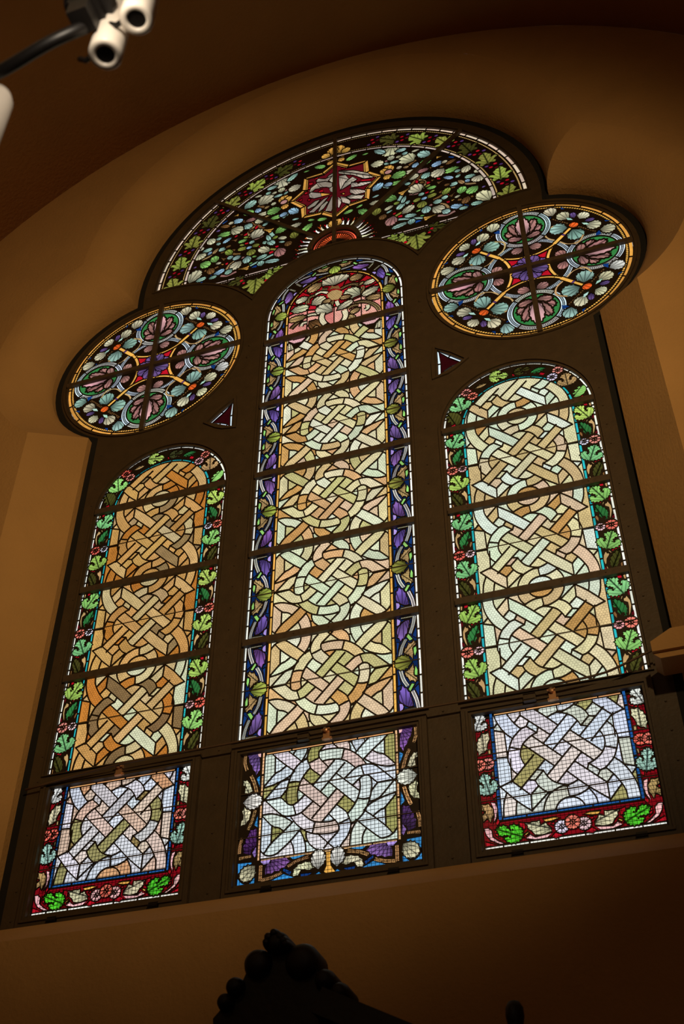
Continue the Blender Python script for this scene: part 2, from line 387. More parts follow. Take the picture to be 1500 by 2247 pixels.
# ------------------------------------------------------------------ palette (display colours of the glass)
PAL = dict(w='e6e2d6', W='d5e2ea', c='d2c9a4', k='b08d5c', b='7d5630', y='dba24a', g='86bd62', G='4fc02c', d='2f7038', o='8b8a3c', O='45421a',
 t='22a0a4', T='9fc4b4', l='9dc0da', B='143a78', U='3a90cf', p='7a5c98', P='4d2f62', v='a58cd0', m='a9766e', r='a8101f', R='500a12', s='df6a58', S='dfa8a8', n='d0551f', X='98a646')
def lin(h):
    v = [int(h[i:i+2], 16)/255 for i in (0, 2, 4)]
    return [x/12.92 if x <= .04045 else ((x+.055)/1.055)**2.4 for x in v]
PAL = {k: lin(v) for k, v in PAL.items()}
rnd = random.Random(7)
# ------------------------------------------------------------------ materials
def new_mat(name):
    m = bpy.data.materials.new(name); m.use_nodes = True; nt = m.node_tree; nt.nodes.clear()
    return m, nt
def N(nt, t, **kw):
    n = nt.nodes.new(t)
    for k, v in kw.items():
        if k.startswith('i_'): n.inputs[int(k[2:])].default_value = v
        else: setattr(n, k, v)
    return n
def math_n(nt, op, a, b=None, c=None, clamp=False):
    n = nt.nodes.new('ShaderNodeMath'); n.operation = op; n.use_clamp = clamp
    for i, x in enumerate((a, b, c)):
        if x is None: continue
        if isinstance(x, (int, float)): n.inputs[i].default_value = x
        else: nt.links.new(x, n.inputs[i])
    return n.outputs[0]
def mrange(nt, v, a, b, c, d):
    n = nt.nodes.new('ShaderNodeMapRange'); n.clamp = True
    nt.links.new(v, n.inputs[0])
    for i, x in enumerate((a, b, c, d)): n.inputs[i+1].default_value = x
    return n.outputs[0]
def glass(name, kind):
    m, nt = new_mat(name); L = nt.links.new
    oi = N(nt, 'ShaderNodeObjectInfo'); tc = N(nt, 'ShaderNodeTexCoord'); uv = N(nt, 'ShaderNodeUVMap')
    mp = N(nt, 'ShaderNodeVectorMath', operation='ADD'); rv = N(nt, 'ShaderNodeVectorMath', operation='SCALE')
    rv.inputs[0].default_value = (37, 11, 53); L(oi.outputs['Random'], rv.inputs['Scale']); L(tc.outputs['Object'], mp.inputs[0]); L(rv.outputs[0], mp.inputs[1])
    nz = N(nt, 'ShaderNodeTexNoise'); nz.inputs['Scale'].default_value = 26; nz.inputs['Detail'].default_value = 4; L(mp.outputs[0], nz.inputs['Vector'])
    f = mrange(nt, nz.outputs['Fac'], .3, .7, .80, 1.06)
    if kind != 'p':
        sp = N(nt, 'ShaderNodeSeparateXYZ'); L(uv.outputs[0], sp.inputs[0]); x, y = sp.outputs[0], sp.outputs[1]
        if kind in 'sf':
            a = math_n(nt, 'ARCTAN2', x, math_n(nt, 'ADD', y, .06))
            s = math_n(nt, 'ABSOLUTE', math_n(nt, 'SINE', math_n(nt, 'MULTIPLY', a, 9.0 if kind == 's' else 13.0)))
            p = mrange(nt, s, .06, .5, .12, 1.0)
            p2 = mrange(nt, y, .05, .72, .22, 1.0) if kind == 's' else mrange(nt, y, .3, .8, .35, 1.1)
            p = math_n(nt, 'MULTIPLY', p, p2)
        elif kind == 'l':
            d = math_n(nt, 'ABSOLUTE', x)
            s = math_n(nt, 'ABSOLUTE', math_n(nt, 'SINE', math_n(nt, 'MULTIPLY', math_n(nt, 'SUBTRACT', y, math_n(nt, 'MULTIPLY', d, 1.1)), 15.0)))
            p = math_n(nt, 'MULTIPLY', mrange(nt, s, .05, .45, .25, 1.0), mrange(nt, d, .012, .05, .08, 1.0))
            p = math_n(nt, 'MULTIPLY', p, mrange(nt, y, 0, .45, .55, 1.0))
        elif kind == 'c':      # pearled rope: two plain rims, dots between them
            d = math_n(nt, 'ABSOLUTE', y)
            dots = math_n(nt, 'MULTIPLY', mrange(nt, math_n(nt, 'SINE', math_n(nt, 'MULTIPLY', x, 6.2832)), -.35, .05, 0, 1), mrange(nt, d, .26, .34, 1, 0))
            p = math_n(nt, 'MAXIMUM', math_n(nt, 'MAXIMUM', mrange(nt, d, .5, .6, 0, 1), dots), .03)
        elif kind == 'b':      # row of beads
            d = math_n(nt, 'ABSOLUTE', y)
            q = math_n(nt, 'ADD', math_n(nt, 'POWER', math_n(nt, 'ABSOLUTE', math_n(nt, 'SUBTRACT', math_n(nt, 'FRACT', x), .5)), 2.0), math_n(nt, 'MULTIPLY', math_n(nt, 'POWER', d, 2.0), .2))
            p = mrange(nt, q, .13, .19, 1.0, .03)
        elif kind == 'h':      # fine crosshatched ground
            s1 = math_n(nt, 'ABSOLUTE', math_n(nt, 'SINE', math_n(nt, 'MULTIPLY', math_n(nt, 'ADD', x, y), 420)))
            s2 = math_n(nt, 'ABSOLUTE', math_n(nt, 'SINE', math_n(nt, 'MULTIPLY', math_n(nt, 'SUBTRACT', x, y), 420)))
            p = mrange(nt, math_n(nt, 'MINIMUM', s1, s2), .1, .5, .35, 1.0)
        f = math_n(nt, 'MULTIPLY', f, p)
    sc = N(nt, 'ShaderNodeVectorMath', operation='SCALE'); L(oi.outputs['Color'], sc.inputs[0]); L(f, sc.inputs['Scale'])
    g = N(nt, 'ShaderNodeGamma'); g.inputs[1].default_value = .5; L(sc.outputs[0], g.inputs[0])   # light crosses two faces
    tr = N(nt, 'ShaderNodeBsdfTransparent'); L(g.outputs[0], tr.inputs[0])
    gl = N(nt, 'ShaderNodeBsdfGlossy'); gl.inputs['Roughness'].default_value = .25; gl.inputs['Color'].default_value = (.6, .6, .6, 1)
    mx = N(nt, 'ShaderNodeMixShader'); mx.inputs[0].default_value = .025; L(tr.outputs[0], mx.inputs[1]); L(gl.outputs[0], mx.inputs[2])
    out = N(nt, 'ShaderNodeOutputMaterial'); L(mx.outputs[0], out.inputs[0])
    return m
GL = {k: glass(n, k) for k, n in dict(p='clear_tinted_glass', s='painted_shell_glass', f='painted_fan_glass', l='painted_leaf_glass', c='pearled_rope_glass', b='beaded_glass', h='hatched_glass').items()}
def solid(name, col, rough=.6, metal=0.0, bump=0.0, bscale=40.0, var=.15, vscale=6.0):
    m, nt = new_mat(name); L = nt.links.new
    b = N(nt, 'ShaderNodeBsdfPrincipled'); b.inputs['Roughness'].default_value = rough; b.inputs['Metallic'].default_value = metal
    tc = N(nt, 'ShaderNodeTexCoord'); nz = N(nt, 'ShaderNodeTexNoise'); nz.inputs['Scale'].default_value = vscale; nz.inputs['Detail'].default_value = 6
    L(tc.outputs['Object'], nz.inputs['Vector'])
    f = mrange(nt, nz.outputs['Fac'], .3, .7, 1-var, 1+var)
    sc = N(nt, 'ShaderNodeVectorMath', operation='SCALE'); sc.inputs[0].default_value = col; L(f, sc.inputs['Scale']); L(sc.outputs[0], b.inputs['Base Color'])
    if bump:
        n2 = N(nt, 'ShaderNodeTexNoise'); n2.inputs['Scale'].default_value = bscale; n2.inputs['Detail'].default_value = 5; L(tc.outputs['Object'], n2.inputs['Vector'])
        bp = N(nt, 'ShaderNodeBump'); bp.inputs['Strength'].default_value = bump; bp.inputs['Distance'].default_value = .01; L(n2.outputs['Fac'], bp.inputs['Height']); L(bp.outputs[0], b.inputs['Normal'])
    out = N(nt, 'ShaderNodeOutputMaterial'); L(b.outputs[0], out.inputs[0])
    return m
M_PLASTER = solid('ochre_plaster', (.50, .275, .098), .9, 0, .35, 55, .06, 2.5)
M_VAULT = solid('ochre_vault_plaster', (.48, .25, .085), .9, 0, .3, 40, .06, 2)
M_IRON = solid('brown_painted_iron', (.066, .041, .020), .55, 0, .15, 60, .12, 12)
M_LEAD = solid('lead_came', (.028, .017, .010), .55, .3, 0, 40, .2, 40)
M_BAR = solid('saddle_bar_iron', (.075, .048, .028), .55, 0, .1, 80, .2, 30)
M_BLACK = solid('gap_shade_black', (.006, .005, .004), .9)  # stands in for the shade in the gap round the frame plate
M_WIRE = solid('guard_wire', (.05, .055, .04), .6, .4)
M_WOOD = solid('black_stained_wood', (.0035, .0022, .0018), .55, 0, .2, 30, .3, 5)
M_FLOOR = solid('dark_floor', (.10, .055, .03), .6, 0, .1, 10)
M_WHITE = solid('white_enamel', (.80, .72, .62), .35)
M_BLKMETAL = solid('black_metal', (.008, .006, .005), .45, .3)
M_BRASS = solid('aged_brass', (.55, .30, .16), .4, .6)
M_CABLE = solid('brown_cable', (.10, .055, .03), .6)
# ------------------------------------------------------------------ mesh + object helpers
def mesh_from(name, V, F, mat, smooth=False):
    me = bpy.data.meshes.new(name); me.from_pydata([tuple(map(float, v)) for v in V], [], F); me.materials.append(mat)
    if smooth: me.polygons.foreach_set('use_smooth', [True]*len(me.polygons))
    me.update(); return me
def link(name, me, parent=None, loc=(0, 0, 0), col=None, rot=None, kind=None, label=None):
    o = bpy.data.objects.new(name, me); o.location = loc
    if rot: o.rotation_euler = rot
    if col is not None: o.color = (col[0], col[1], col[2], 1)
    if kind: o['kind'] = kind
    if label: o['label'] = label
    COL.objects.link(o)
    if parent: o.parent = parent
    return o
def thing(name, loc, label, cat=None, kind=None, group=None):
    o = link(name, None, None, loc, kind=kind, label=label); o.empty_display_size = .05
    if cat: o['category'] = cat
    if group: o['group'] = group
    return o
def box_vf(x0, x1, y0, y1, z0, z1, V, F):
    b = len(V); V += [(x0, y0, z0), (x1, y0, z0), (x1, y1, z0), (x0, y1, z0), (x0, y0, z1), (x1, y0, z1), (x1, y1, z1), (x0, y1, z1)]
    F += [(b, b+3, b+2, b+1), (b+4, b+5, b+6, b+7), (b, b+1, b+5, b+4), (b+1, b+2, b+6, b+5), (b+2, b+3, b+7, b+6), (b+3, b, b+4, b+7)]
def tube_vf(P, r, n, V, F, caps=True):
    P = [Vector(p) for p in P]; rs = r if isinstance(r, (list, tuple)) else [r]*len(P); b = len(V)
    for i, p in enumerate(P):
        t = (P[min(i+1, len(P)-1)]-P[max(i-1, 0)]).normalized()
        a = t.orthogonal().normalized() if i == 0 else (pa - pa.dot(t)*t).normalized()
        pa = a; c = t.cross(a)
        for k in range(n):
            q = p+rs[i]*(math.cos(2*math.pi*k/n)*a+math.sin(2*math.pi*k/n)*c); V.append(tuple(q))
    for i in range(len(P)-1):
        for k in range(n):
            k2 = (k+1) % n; F.append((b+i*n+k, b+i*n+k2, b+(i+1)*n+k2, b+(i+1)*n+k))
    if caps: F.append(tuple(b+k for k in reversed(range(n)))); F.append(tuple(b+(len(P)-1)*n+k for k in range(n)))
def rivet_vf(x, y, z, r, V, F, n=6):
    b = len(V)
    for k in range(n): V.append((x+r*math.cos(6.2832*k/n), y, z+r*math.sin(6.2832*k/n)))
    for k in range(n): V.append((x+.6*r*math.cos(6.2832*k/n), y-r*.7, z+.6*r*math.sin(6.2832*k/n)))
    for k in range(n): F.append((b+k, b+(k+1) % n, b+n+(k+1) % n, b+n+k))
    F.append(tuple(b+n+k for k in range(n)))
def smooth(P, n=4):
    P = [np.array(p, float) for p in P]
    if len(P) < 3: return P
    Q = [2*P[0]-P[1]]+P+[2*P[-1]-P[-2]]; out = []
    for i in range(1, len(Q)-2):
        a, b, c, d = Q[i-1:i+3]
        for k in range(n):
            t = k/n; out.append(.5*((2*b)+(c-a)*t+(2*a-5*b+4*c-d)*t*t+(-a+3*b-3*c+d)*t**3))
    out.append(P[-1]); return out
def normals(P, closed):
    P = np.array(P); n = len(P)
    if closed: d = np.roll(P, -1, 0)-np.roll(P, 1, 0)
    else:
        d = np.empty_like(P); d[1:-1] = P[2:]-P[:-2]; d[0] = P[1]-P[0]; d[-1] = P[-1]-P[-2]
    d /= np.maximum(np.linalg.norm(d, axis=1, keepdims=True), 1e-9)
    return np.stack([d[:, 1], -d[:, 0]], 1)          # right-hand side
def stroke(P, w, ext=0.0):
    P = np.array(P, float)
    if ext:
        P = P.copy(); a = P[0]-P[1]; b = P[-1]-P[-2]
        P[0] += ext*a/np.linalg.norm(a); P[-1] += ext*b/np.linalg.norm(b)
    n = normals(P, False)*w/2
    return np.vstack([P-n, (P+n)[::-1]])[::-1]
def area2(P):
    P = np.array(P); x, y = P[:, 0], P[:, 1]; return float(np.sum(x*np.roll(y, -1)-np.roll(x, -1)*y))
def offset(P, d):
    P = np.array(P, float)
    if area2(P) < 0: P = P[::-1]
    return P+normals(P, True)*d
def ring_poly(P, w):       # closed band around outline P, keyholed
    a, b = offset(P, w/2), offset(P, -w/2)
    return np.vstack([a, a[:1], b[:1], b[::-1]])
def circ(cx, cz, r, n=48, a0=0, a1=360):
    full = abs(a1-a0) >= 360
    t = np.radians(np.linspace(a0, a1, n, endpoint=not full)); return np.stack([cx+r*np.cos(t), cz+r*np.sin(t)], 1)
def arcband(cx, cz, r0, r1, a0, a1, n=6):
    return np.vstack([circ(cx, cz, r1, n, a0, a1), circ(cx, cz, r0, n, a1, a0)])
def inside(pts, P):        # non-zero winding
    x, y = pts[:, 0], pts[:, 1]; res = np.zeros(len(pts), bool)
    lo, hi = P.min(0), P.max(0)
    m = np.where((x > lo[0]) & (x < hi[0]) & (y > lo[1]) & (y < hi[1]))[0]
    if not len(m): return res
    px, py = x[m][:, None], y[m][:, None]; A = P; B = np.roll(P, -1, 0)
    cr = (B[:, 0]-A[:, 0])*(py-A[:, 1])-(px-A[:, 0])*(B[:, 1]-A[:, 1])
    w = ((A[:, 1] <= py) & (B[:, 1] > py) & (cr > 0)).sum(1)-((A[:, 1] > py) & (B[:, 1] <= py) & (cr < 0)).sum(1)
    res[m] = w != 0
    return res
def mir(P, x=True): return [(-a, b) if x else (a, -b) for a, b in P]
class Canvas:
    """A stack of outlines cut into one gap-free layer: every region belongs to the uppermost outline; what is left over is lead."""
    def __init__(s, bound): s.bound = np.array(bound, float); s.sh = []
    def add(s, P, info=None): s.sh.append((np.array(P, float), info)); return info
    def lead(s, P, w=.0074, ext=.0036, sm=True):
        P = smooth(P) if sm and len(P) > 2 else P
        s.add(stroke(P, w, ext))
    def pane(s, P, name, mat, col, uv=None, gap=0.0, split=False, pal=None):
        if gap: s.add(offset(P, gap))
        return s.add(P, dict(name=name, mat=mat, col=col, uv=uv, split=split, pal=pal))
    def solve(s):
        vid = {}; V = []; E = []
        for P, _ in [(s.bound, None)]+s.sh:
            ids = []
            for p in P:
                k = (round(float(p[0])*2e4), round(float(p[1])*2e4))
                if k not in vid: vid[k] = len(V); V.append(Vector((k[0]/2e4, k[1]/2e4)))
                ids.append(vid[k])
            for a, b in zip(ids, ids[1:]+ids[:1]):
                if a != b: E.append((min(a, b), max(a, b)))
        E = list(dict.fromkeys(E))
        r = delaunay_2d_cdt(V, E, [], 0, 1e-7)
        VV = np.array([tuple(v) for v in r[0]]); T = np.array([f for f in r[2]])
        cen = VV[T].mean(1); top = np.full(len(T), -2)
        top[inside(cen, s.bound)] = -1
        for i, (P, _) in enumerate(s.sh):
            m = inside(cen, P); top[m & (top > -2)] = i
        return VV, T, top
    def build(s, lead_mat=M_LEAD, t_lead=.0035, t_pane=.002):
        VV, T, top = s.solve(); groups = {}; leadT = []
        for k, t in enumerate(top):
            if t == -2: continue
            info = None if t == -1 else s.sh[t][1]
            if info is None: leadT.append(k)
            elif info == 'hole': continue
            else: groups.setdefault(id(info), (info, []))[1].append(k)
        e1, e2 = VV[T[:, 1]]-VV[T[:, 0]], VV[T[:, 2]]-VV[T[:, 0]]
        A = .5*np.abs(e1[:, 0]*e2[:, 1]-e1[:, 1]*e2[:, 0])
        panes = []
        for info, tl in groups.values():
            comps = [tl]
            if info['split']: comps = components(T, tl)
            for c in comps:
                if A[c].sum() < (2.5e-5 if info['split'] else 6e-6): leadT += c; continue
                panes.append((info, slab(VV, T, c, t_pane, GL[info['mat']], info['name'], info['uv'])))
        return slab(VV, T, leadT, t_lead, lead_mat, 'panel'), panes
def components(T, tl):
    em = {}
    for k in tl:
        a, b, c = T[k]
        for e in ((a, b), (b, c), (c, a)): em.setdefault((min(e), max(e)), []).append(k)
    adj = {k: [] for k in tl}
    for l in em.values():
        if len(l) == 2: adj[l[0]].append(l[1]); adj[l[1]].append(l[0])
    seen = set(); out = []
    for k in tl:
        if k in seen: continue
        st = [k]; seen.add(k); c = []
        while st:
            q = st.pop(); c.append(q)
            for j in adj[q]:
                if j not in seen: seen.add(j); st.append(j)
        out.append(c)
    return out
def slab(VV, T, tl, t, mat, name, uvf=None, y0=0.0):
    tri = T[tl]; ids, inv = np.unique(tri, return_inverse=True); tri = inv.reshape(-1, 3); n = len(ids); P = VV[ids]
    V = [(p[0], y0-t, p[1]) for p in P]+[(p[0], y0+t, p[1]) for p in P]
    F = [tuple(map(int, f)) for f in tri]+[(int(c)+n, int(b)+n, int(a)+n) for a, b, c in tri]
    cnt = {}
    for a, b, c in tri:
        for e in ((a, b), (b, c), (c, a)): cnt[(int(e[0]), int(e[1]))] = 1
    for a, b in cnt:
        if (b, a) not in cnt: F.append((b, a, a+n, b+n))
    me = mesh_from(name, V, F, mat)
    if uvf is not None:
        uv = uvf(P); uv = np.vstack([uv, uv]); lay = me.uv_layers.new(name='UVMap')
        li = np.empty(len(me.loops), int); me.loops.foreach_get('vertex_index', li)
        lay.data.foreach_set('uv', uv[li].astype(np.float32).ravel())
    return me
def frame_uv(b, t):
    b, t = np.array(b, float), np.array(t, float); d = t-b; L = np.linalg.norm(d); d /= L; r = np.array([d[1], -d[0]])
    return lambda P: np.stack([(P-b)@r/L, (P-b)@d/L], 1)
def path_uv(path, w, pitch):
    A = np.array(path, float); seg = A[1:]-A[:-1]; L = np.linalg.norm(seg, axis=1); S = np.concatenate([[0], np.cumsum(L)])
    def f(P):
        t = np.clip(np.einsum('pi,i...->p...', np.zeros((1, 1)), np.zeros(1)) if False else (((P[:, None]-A[None, :-1])*seg[None]).sum(2)/np.maximum(L**2, 1e-12)), 0, 1)
        q = A[None, :-1]+t[..., None]*seg[None]; d = P[:, None]-q; dist = np.linalg.norm(d, axis=2); k = dist.argmin(1); i = np.arange(len(P))
        side = np.sign(seg[k, 0]*d[i, k, 1]-seg[k, 1]*d[i, k, 0])
        return np.stack([(S[k]+t[i, k]*L[k])/pitch, side*dist[i, k]/(w/2)], 1)
    return f
def jit(c, a=.10):
    v = 1+rnd.uniform(-a, a); return [x*v*(1+rnd.uniform(-.03, .03)) for x in c]
# ------------------------------------------------------------------ motif outlines (base 0,0 to tip 0,1)
def shell_pts(w, lobes=11):
    out = [(0.0, 0.0)]
    for i in range(lobes):
        for k in (.12, .5, .88):
            a = math.radians(-142+284*(i+k)/lobes); s = 1.0 if k == .5 else .87
            out.append((w/2*math.sin(a)*s, .52+.48*math.cos(a)*s))
    return out[::-1]
OAK = [(0, 0), (.05, .09), (.17, .07), (.2, .13), (.32, .11), (.34, .19), (.46, .2), (.44, .29), (.55, .33), (.48, .41), (.53, .5), (.44, .53), (.4, .61), (.31, .6), (.25, .54), (.19, .50), (.13, .55), (.2, .62), (.18, .68), (.31, .69), (.27, .76), (.32, .83), (.2, .85), (.2, .93), (.1, .92), (.05, 1.0), (0, .98)]
VINE = [(0, 0), (.06, .16), (.28, .06), (.36, .2), (.28, .3), (.5, .42), (.42, .55), (.3, .54), (.2, .5), (.3, .72), (.2, .78), (.12, .92), (0, 1)]
CURL = [(0, 0), (.22, .06), (.42, .22), (.52, .45), (.48, .7), (.33, .9), (.1, 1.0), (-.06, .94), (.02, .84), (-.16, .84), (-.22, .7), (-.08, .66), (-.24, .56), (-.28, .42), (-.1, .42), (-.2, .28), (-.14, .18), (.02, .22)]
HORN = [(-.14, 0), (-.16, .35), (-.3, .72), (-.48, .86), (-.3, 1.0), (0, .94), (.3, 1.0), (.48, .86), (.3, .72), (.16, .35), (.14, 0)]
def sym(h): return h+[(-x, y) for x, y in h[-2:0:-1]]
def put(P, b, t, w=1.0):
    b, t = np.array(b, float), np.array(t, float); d = t-b; r = np.array([d[1], -d[0]])
    return np.array([b+y*d+x*w*r for x, y in P])
def motif(cv, k, col, b, t, w=1.0, gap=.004, dark=1.0):
    c = [x*dark for x in jit(PAL[col])]; uv = frame_uv(b, t)
    if k == 'sh': cv.pane(put(shell_pts(w, 11), b, t), 'shell', 's', c, uv, gap)
    elif k == 'oak':
        cv.pane(put(sym(OAK), b, t, w), 'leaf', 'l', c, uv, gap)
        for s in (1, -1): cv.add(put([(s*.10, .44), (s*.2, .50), (s*.27, .48), (s*.24, .43), (s*.2, .42), (s*.18, .46)], b, t, w))
    elif k == 'vine': cv.pane(put(sym(VINE), b, t, w), 'leaf', 'l', c, uv, gap)
    elif k == 'curl': cv.pane(put(CURL, b, t, w), 'curled_leaf', 'l', c, uv, gap)
    elif k == 'horn': cv.pane(put(HORN, b, t, w*1.1), 'scroll_end', 'l', c, uv, gap)
    elif k == 'ros':
        R = math.hypot(t[0]-b[0], t[1]-b[1]); cv.add(circ(b[0], b[1], R*1.12, 16))
        info = dict(name='blossom', mat='p', col=c, uv=None, split=False, pal=None)
        for i in range(8):
            a = i*math.pi/4+.2; d = np.array([math.cos(a), math.sin(a)]); e = np.array([-d[1], d[0]])
            cv.add([np.array(b)+R*(u*d+v*e) for u, v in ((.36, .07), (.36, -.07), (.66, -.27), (.9, -.31), (1.03, -.14), (.93, 0), (1.03, .14), (.9, .31), (.66, .27))], info)
        cv.add(circ(b[0], b[1], R*.27, 10), info); cv.add(circ(b[0], b[1], R*.15, 8))
def ribbon(cv, P, w, name, mat, col, pitch=.012, gap=0.0, n=4):
    P = smooth(P, n) if len(P) > 2 else [np.array(p, float) for p in P]
    if gap: cv.add(stroke(P, w+2*gap))
    cv.pane(stroke(P, w), name, mat, col, path_uv(P, w, pitch))
def rect(x0, x1, z0, z1): return [(x0, z0), (x1, z0), (x1, z1), (x0, z1)]
def strip_v(cv, x0, x1, z0, z1, cuts, name, col, gap=.006):
    zs = [z0]+sorted(cuts)+[z1]
    for a, b in zip(zs, zs[1:]):
        if b-a > .015: cv.pane(rect(x0, x1, a+gap/2, b-gap/2), name, 'p', jit(col, .14))
def strip_h(cv, x0, x1, z0, z1, cuts, name, col, gap=.006):
    xs = [x0]+sorted(cuts)+[x1]
    for a, b in zip(xs, xs[1:]):
        if b-a > .012: cv.pane(rect(a+gap/2, b-gap/2, z0, z1), name, 'p', jit(col, .14))
def strip_arc(cv, cx, cz, r0, r1, a0, a1, n, name, col, gap=.006, mat='p'):
    da = (a1-a0)/n; g = math.degrees(gap/r1)/2
    for i in range(n): cv.pane(arcband(cx, cz, r0, r1, a0+i*da+g, a0+(i+1)*da-g, 5), name, mat, jit(col, .14))
def poly_list(cv, L, f=lambda P: P, names=dict(s='fan', l='curled_leaf', p='border_piece', c='collar'), gap=0.0):
    for k, c, P in L:
        P = [tuple(q) for q in f(P)]
        if k in 'sl':
            A = np.array(P); cen = A.mean(0)
            if k == 's': mm = A[-2:].mean(0); b = cen+1.7*(mm-cen); far = cen+1.5*(cen-mm)
            else: b = A[len(A)//2]; far = A[0]
            if np.linalg.norm(far-b) < 1e-3: far = b+np.array((0, .03))
            Q = [np.array(q) for q in smooth(P+P[:1], 2)[:-1]]
            if k == 's': Q = [q+(.09*(b-q) if i % 2 and i < len(Q)*.6 else 0) for i, q in enumerate(Q)]
            else: Q = [q+(.15*(cen-q) if i % 2 else 0) for i, q in enumerate(Q)]
            cv.pane(Q, names[k], 'f' if k == 's' else k, jit(PAL[c]), frame_uv(b, far), gap)
        else: cv.pane(P, names[k], 'h' if c in 'BU' else 'p', jit(PAL[c]), (lambda Q: Q.copy()) if c in 'BU' else None, gap)
# ------------------------------------------------------------------ canvases of the lancet panels
HC, HS_ = .6415, .6454
def border_C(cv, warp, upper=True, lower=True, fade=1.0):
    """undulating palmette border of one period; warp maps (x, z) of the straight right-hand border"""
    f = lambda P: warp(P); g = lambda P: warp(mir(P, False))
    for up, F_ in ((upper, f), (lower, g)):
        if not up: continue
        poly_list(cv, BC, F_, gap=.005)
        for R_ in (RC, RC2): ribbon(cv, F_(R_), .018, 'rope_band', 'c', jit(PAL['w']), .0085, .004)
        ribbon(cv, F_(RC3), .016, 'rope_band', 'c', jit(PAL['c']), .0085, .004, n=2)
    b, t = warp(PALM); motif(cv, 'sh', rnd.choice('XXo'), b, t, 1.0, .003)
def knot(cv, lines, dx=0, dz=0, flip=False, w=.0072):
    for P in lines:
        for Q in (P, [(-a, -b) for a, b in P]): cv.lead([(a+dx, b+dz) for a, b in Q], w)
def canvas_C(top=False):
    h = HC/2; cv = Canvas(rect(-.5, .5, -h, h))
    cv.pane(rect(-.342, .342, -h, h), 'pane', 'p', None, split=True, pal='C')
    cv.pane(rect(-.342, .342, h-.020, h), 'amber_strip', 'p', None, split=True, pal='A')  # orange glow below the saddle bar, painted as amber glass
    knot(cv, LC)
    for s in (-1, 1):
        wf = (lambda P, s=s: [(s*a, b) for a, b in P])
        cv.pane(rect(*sorted((s*.366, s*.480)), -h, h), 'border_ground', 'h', [x*.5 for x in PAL['B']], lambda Q: Q.copy(), split=True)
        strip_v(cv, *sorted((s*.346, s*.359)), -h, h, [.17, .02, -.06, -.17], 'gold_strip', PAL['y'])
        strip_v(cv, *sorted((s*.487, s*.499)), -h, h, [.2, .14, .07, -.09, -.2], 'white_strip', PAL['w'])
        border_C(cv, wf)
    if top:
        for s in (-1, 1):
            f = lambda P: [(s*a, b) for a, b in P]
            cv.add(f([(.335, .33), (.335, .175), (.26, .2), (.15, .33)]))
            cv.pane(f([(.332, .33), (.332, .29), (.29, .25), (.235, .25), (.17, .33)]), 'pane', 'p', PAL['S'])
            cv.pane(f([(.3, .33), (.3, .295), (.17, .295), (.17, .33)]), 'scroll_plate', 'l', PAL['b'], frame_uv((s*.17, .31), (s*.3, .31)), .004)
            cv.pane(f([(.332, .27), (.31, .25), (.29, .19), (.332, .19)]), 'curled_leaf', 'l', PAL['c'], frame_uv((s*.31, .18), (s*.32, .28)), .004)
    return cv
def border_S(cv, s):
    f = lambda P: [(s*-a, b) for a, b in P] if s > 0 else P
    poly_list(cv, BS, f)
    for k, c, bx, bz, tx, tz, w in BSM:
        (b, t) = f([(bx, bz), (tx, tz)])
        if k == 'ros': t = (b[0]+math.hypot(tx-bx, tz-bz)*.84, b[1])
        motif(cv, k, c, b, t, w, .003)
def canvas_S():
    h = HS_/2; cv = Canvas(rect(-.45, .45, -h, h))
    cv.pane(rect(-.32, .32, -h, h), 'pane', 'p', None, split=True, pal='S')
    cv.pane(rect(-.32, .32, h-.020, h), 'amber_strip', 'p', None, split=True, pal='A')  # same glow under the bar, put into the pane colour
    knot(cv, LS)
    for z in (h, -h): P = circ(0, z, .068, 24); cv.add(ring_poly(P, .0072))
    for s in (-1, 1):
        strip_v(cv, *sorted((s*.325, s*.337)), -h, h, [.24, .16, .07, -.02, -.12, -.22], 'teal_strip', PAL['t'])
        strip_v(cv, *sorted((s*.438, s*.449)), -h, h, [.27, .19, .1, .0, -.1, -.2, -.26], 'white_strip', PAL['w'])
        border_S(cv, s)
    return cv
def arch(r, z0, n=40): return [(-r, z0), (r, z0)]+[tuple(p) for p in circ(0, 0, r, n, 0, 180)]
def canvas_SH():       # round head of a side lancet, local origin at spring line
    cv = Canvas(arch(.45, -.004))
    cv.pane(arch(.322, -.004), 'pane', 'p', None, split=True, pal='S')
    fld = np.array(arch(.322, -.01))
    for P in LS:
        for Q in (P, [(-a, -b) for a, b in P]):
            Q = [q for q in smooth([(a, b+HS_/2) for a, b in Q]) if q[1] > -.06 and math.hypot(q[0], q[1]) < .345]
            if len(Q) > 1: cv.lead(Q, sm=False)
    cv.add(ring_poly(circ(0, 0, .068, 24), .0072))
    cv.add(arcband(0, 0, .32, .45, 0, 180, 40))
    strip_arc(cv, 0, 0, .325, .337, 1, 179, 13, 'teal_strip', PAL['t']); strip_arc(cv, 0, 0, .438, .449, 1, 179, 14, 'white_strip', PAL['w'])
    for a in (4, 30, 57, 84, 101, 128, 150, 172): cv.pane(arcband(0, 0, .352+.05*(a % 3)/2, .375+.05*(a % 3)/2, a, a+5, 3), 'border_piece', 'p', jit(PAL['r']))
    for a in (25, 75, 100, 150): cv.pane(arcband(0, 0, .36, .368, a, a+9, 4), 'stem', 'p', jit(PAL['k']))
    for k, c, bx, bz, tx, tz, w in HSM:
        b, t = (bx, bz), (tx, tz)
        if k == 'ros': t = (bx+.034, bz)
        motif(cv, k, c, b, t, w, .003)
    return cv
